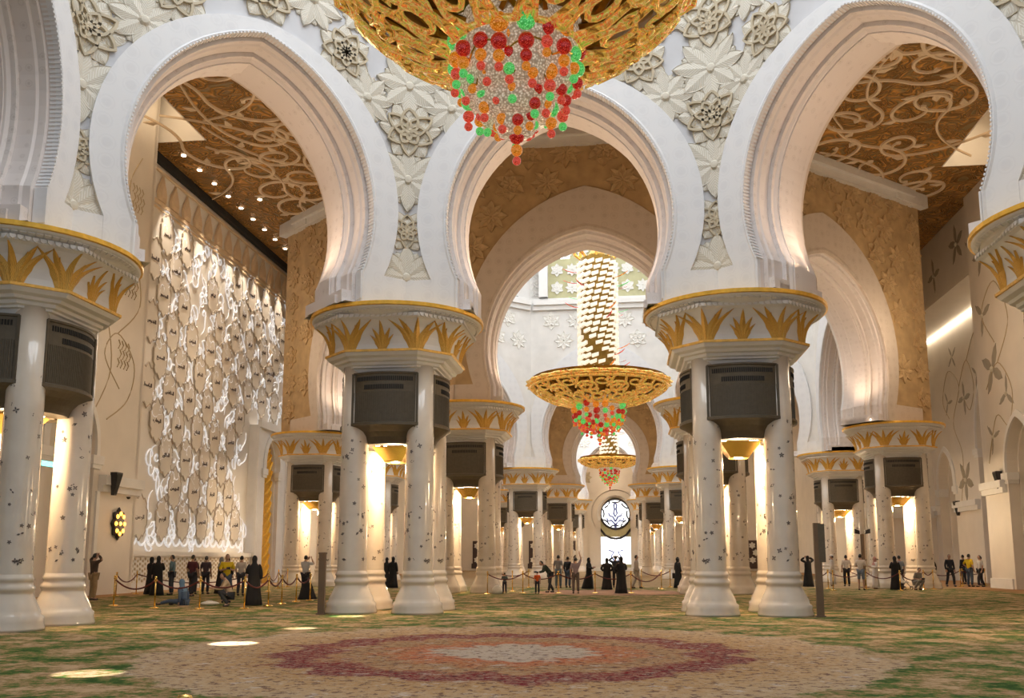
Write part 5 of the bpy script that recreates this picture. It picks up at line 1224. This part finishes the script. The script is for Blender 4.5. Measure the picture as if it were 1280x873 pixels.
        for sg in (-1, 1):
            hp, kn, an, to = legs[sg]; b_ = len(V); V += [hp, kn]; Rr += [.102, .080]; E += [(0, b_), (b_, b_ + 1)]
            if not shorts: V.append(tuple(Vector(an) + Vector((0, 0, -.01)))); Rr.append(.064); E.append((b_ + 1, b_ + 2))
        skin('shorts' if shorts else 'trousers', V, E, Rr, c2, t)
        for sg in (-1, 1):
            an, to = legs[sg][2], legs[sg][3]; skin('shoe', [(an[0], an[1] + .04, .05), (an[0], an[1] - .06, .05), (to[0], to[1] - .02, .04)], [(0, 1), (1, 2)], [.05, .05, .04], cloth((.06, .05, .045)), t)
    if scarf is not None:
        q = MB(); R_ = []
        for j in range(7):
            ph = pi * (.05 + .62 * j / 6)
            R_.append([((.094 * sin(ph) + .002) * sin(a), -(.115 * sin(ph)) * cos(a) * (1 if cos(a) < .72 else .80 if .25 < j / 6 < .95 else 1) + .012, .138 * cos(ph) + .005) for a in [2 * pi * i / 20 for i in range(20)]])
        for z, rx, ry in ((-.13, .085, .09), (-.18, .12, .11), (-.24, .19, .135), (-.33, .20, .15)): R_.append([(rx * sin(a), -ry * cos(a) + .02, z) for a in [2 * pi * i / 20 for i in range(20)]])
        q.rings(R_, True, False); q.build('headscarf', cloth(scarf), t, smooth=True, loc=hd, rot=(lean * .6, 0, 0))
    else: ob('hair', HAIR, t, hd, (lean * .6, 0, 0))
    if cap is not None:
        q = MB(); q.rings([[(.088 * s * sin(a), -.11 * s * cos(a) + .005, z) for a in [2 * pi * i / 18 for i in range(18)]] for s, z in ((1, .05), (1, .09), (.8, .125), (.3, .14))]); q.box(-.06, .06, -.19, -.08, .05, .062); q.build('cap', cloth(cap), t, loc=hd)
    if cam_:
        w_ = (Vector(arms[1][2]) + Vector(arms[-1][2])) / 2; q = MB(); q.box(-.065, .065, -.16, -.10, -.01, .075); q.lathe([(.035, 0), (.035, .06)], 10); q.V = q.V[:8] + [(a_, -.16 - c__, b__ + .03) for a_, b__, c__ in q.V[8:]]
        o = q.build('camera', M['steel'], None, loc=None); o.location = Matrix.Translation((x, y, 0)) @ Matrix.Rotation(radians(face), 4, 'Z') @ (w_ * s); o.rotation_euler = (0, 0, radians(face)); tag(o, 'black camera held by the ' + label, 'camera')
    if bagc is not None:
        q = MB(); q.rings([[(x_, y_, z_) for x_, y_ in ((-.05, -.14), (.05, -.14), (.05, .14), (-.05, .14))] for z_ in (.55, .85)]); q.tube([(0, -.1, .85), (0, 0, 1.2), (0, .1, .85)], .012, 5)
        o = q.build('handbag', cloth(bagc), None); o.location = Matrix.Translation((x, y, 0)) @ Matrix.Rotation(radians(face), 4, 'Z') @ Vector((.33 * s, 0, 0)); o.rotation_euler = (0, 0, radians(face)); o.scale = (s, s, s); tag(o, 'dark handbag of the lone black robed woman', 'bag')
    return t
BK = (.008, .008, .010); JE = (.06, .085, .13)
def fit(x, y, hm, h):   # nearer and a little smaller where the measured height came out tall
    k = h / hm; return 1.6 + (x - 1.6) * k, y * k
P = person
P(-19.1, 34.5, 1.84, 150, 'man in dark brown top raising both arms beside the far left column', (.055, .035, .025), (.30, .21, .11), 'head', 'head', long=True)
P(-19.8, 40.3, 1.70, 160, 'leftmost of two black robed women by the prayer wall', BK, style='abaya', scarf=BK, L='hold', R='hold')
P(-18.9, 39.2, 1.74, 200, 'black robed woman beside the man in a teal shirt', BK, style='abaya', scarf=BK, R='hold')
P(-18.75, 40.2, 1.80, -80, 'man in a teal shirt facing the black robed women', (.10, .17, .20), (.04, .045, .06), long=True, L='hip')
P(-13.8, 31.4, 1.70, -100, 'woman with blue headscarf seated on the carpet', (.07, .11, .18), JE, 'down', 'down', 'sit', long=True, scarf=(.13, .22, .33))
P(-18.2, 41.2, 1.70, 190, 'person in a black tee left of the maroon shirt', (.015, .015, .018), (.03, .03, .04), L='hold')
P(-19.3, 43.4, 1.74, 180, 'person in a pink top half hidden behind the black tee', (.35, .16, .17), (.05, .05, .06))
P(-17.1, 38.8, 1.80, 170, 'man in a maroon shirt with dark trousers seen from behind', (.09, .02, .028), (.025, .025, .035), stance='walk')
P(-17.7, 41.4, 1.76, 180, 'man in a dusky plum shirt right of the maroon shirt', (.07, .05, .065), (.03, .03, .04))
P(-17.0, 41.5, 1.70, 140, 'woman in black with a pale shawl behind the yellow shirt', BK, style='abaya', scarf=(.25, .25, .26), L='hold', R='hold')
P(-15.9, 39.7, 1.72, 170, 'black robed woman directly left of the yellow shirt', BK, style='abaya', scarf=BK)
P(-13.1, 33.3, 1.80, 30, 'man in a bright yellow polo shirt holding a camera', (.62, .44, .01), JE, 'hold', 'hold', cam_=True)
P(-15.3, 39.8, 1.76, 180, 'person in a white top half hidden by the yellow shirt', (.55, .50, .46), (.05, .05, .06))
P(-11.8, 30.7, 1.72, -60, 'crouching visitor in a beige jacket behind a barrier post', (.42, .32, .21), (.03, .03, .035), 'fwd', 'fwd', 'crouch', long=True)
P(-11.2, 31.25, 1.72, 205, 'tall black robed woman standing next to the crouching visitor', BK, style='abaya', scarf=BK, L='hold')
P(-12.2, 39.4, 1.78, 165, 'man in a white shirt taking a picture at the left columns', (.50, .50, .53), (.02, .02, .03), 'photo', 'photo')
P(-11.1, 36.5, 1.60, 200, 'black robed woman seated below the man in white shirt', BK, style='abaya', scarf=BK, stance='sit')
P(-11.82, 52.0, 1.70, 180, 'left one of three dark robed figures between the left columns', BK, style='abaya', scarf=BK)
P(-11.1, 50.6, 1.74, 170, 'middle one of three dark robed figures between the left columns', BK, style='abaya', scarf=BK)
P(-10.6, 52.6, 1.70, 190, 'right one of three dark robed figures between the left columns', BK, style='abaya', scarf=BK)
P(-4.0, 43.9, .98, 190, 'small child in dark clothes next to the round white bag', (.10, .12, .11), (.02, .02, .03), 'hold', 'hold')
P(-1.95, 45.4, 1.70, -75, 'woman in a dark green coat bending forward with a camera', (.018, .028, .020), (.02, .022, .028), 'fwd', 'fwd', 'bend', long=True, cam_=True)
P(-2.4, 43.4, 1.05, 190, 'child in a bright orange vest in front of the bending woman', (.68, .10, .012), (.02, .02, .03))
P(-2.04, 52.4, 1.84, 175, 'man in a grey shirt right of the bending woman', (.22, .20, .20), (.10, .13, .17))
P(-1.55, 53.2, 1.76, 150, 'person in a black jacket and jeans beside the grey shirt', (.015, .018, .028), JE, long=True)
P(-.64, 44.0, 1.70, 185, 'man in a mauve shirt pointing one arm upward', (.27, .21, .23), (.12, .09, .08), 'down', 'up')
P(-.25, 50.5, 1.68, 70, 'black robed woman walking right with a phone', BK, style='abaya', scarf=BK, stance='walk', L='hold', R='hold')
P(.74, 49.4, 1.66, 180, 'black robed woman left in the group before the bright window', BK, style='abaya', scarf=BK, L='hip', R='hip')
P(1.16, 53.5, 1.80, 170, 'dark dressed man with arms raised behind the black robes', (.02, .022, .035), (.02, .02, .03), 'head', 'head', long=True)
P(1.5, 44.1, 1.72, 190, 'largest black robed woman before the bright window', BK, style='abaya', scarf=BK, L='hip', R='hold')
P(2.32, 52.3, 1.84, 100, 'man in a beige tunic striding right past the window', (.44, .37, .32), (.40, .34, .29), stance='walk', long=True)
P(4.61, 52.5, 1.72, 120, 'lone black robed woman carrying a handbag left of the right cluster', BK, style='abaya', scarf=BK, bagc=(.02, .015, .012))
x, y = fit(13.15, 60.5, 1.95, 1.8); P(x, y, 1.8, 200, 'black robed woman with raised arms behind the tall brown pillar', BK, style='abaya', scarf=BK, L='head', R='head')
x, y = fit(15.21, 63.2, 2.05, 1.88); P(x, y, 1.88, -110, 'man in a white robe and cap right of the brown pillar', (.62, .57, .53), style='thobe', cap=(.75, .74, .72))
x, y = fit(15.85, 62.1, 2.0, 1.86); P(x, y, 1.86, 180, 'man in a white tee and black trousers seen from behind', (.62, .55, .49), (.015, .015, .02))
x, y = fit(14.69, 53.7, 2.0, 1.88); P(x, y, 1.88, 150, 'man in a white tee and denim shorts with crossed arms', (.62, .56, .52), (.15, .19, .25), 'hold', 'hold', shorts=True)
P(15.2, 52.7, 1.74, -80, 'man in a white robe with a red checked headscarf', (.68, .62, .58), style='thobe', scarf=(.48, .25, .22), L='hold')
P(15.72, 50.8, 1.76, 190, 'black robed woman behind the pushchair', BK, style='abaya', scarf=BK, L='hold')
P(16.55, 52.95, 1.82, 190, 'man in a pale blue shirt behind the pushchair', (.24, .28, .35), (.03, .03, .04))
P(16.85, 51.2, 1.76, 30, 'man in grey crouching with a camera at right', (.24, .22, .20), (.26, .24, .21), 'hold', 'hold', 'crouch', cam_=True)
x, y = fit(21.21, 62.5, 1.96, 1.78); P(x, y, 1.78, -40, 'black robed woman in front of the dark door at right', BK, style='abaya', scarf=BK)
x, y = fit(22.43, 62.8, 2.06, 1.9); P(x, y, 1.9, 10, 'man in navy clothes walking toward the camera at right', (.018, .022, .035), (.02, .022, .03), 'down', 'down', 'walk', long=True)
x, y = fit(23.7, 63.0, 2.1, 1.92); P(x, y, 1.92, 120, 'man in a bright yellow tee at right', (.62, .43, .01), JE, 'hip')
P(23.75, 64.2, 1.9, -150, 'dark dressed person half hidden behind the yellow tee', (.015, .016, .02), (.03, .04, .06), long=True)
x, y = fit(24.35, 63.0, 2.02, 1.84); P(x, y, 1.84, -80, 'man in a pale grey shirt and dark trousers near the right edge', (.45, .43, .42), (.02, .02, .028), stance='walk')
P(23.75, 61.2, 1.80, -100, 'rightmost visitor in a dusty red shirt', (.30, .15, .12), (.05, .05, .07))
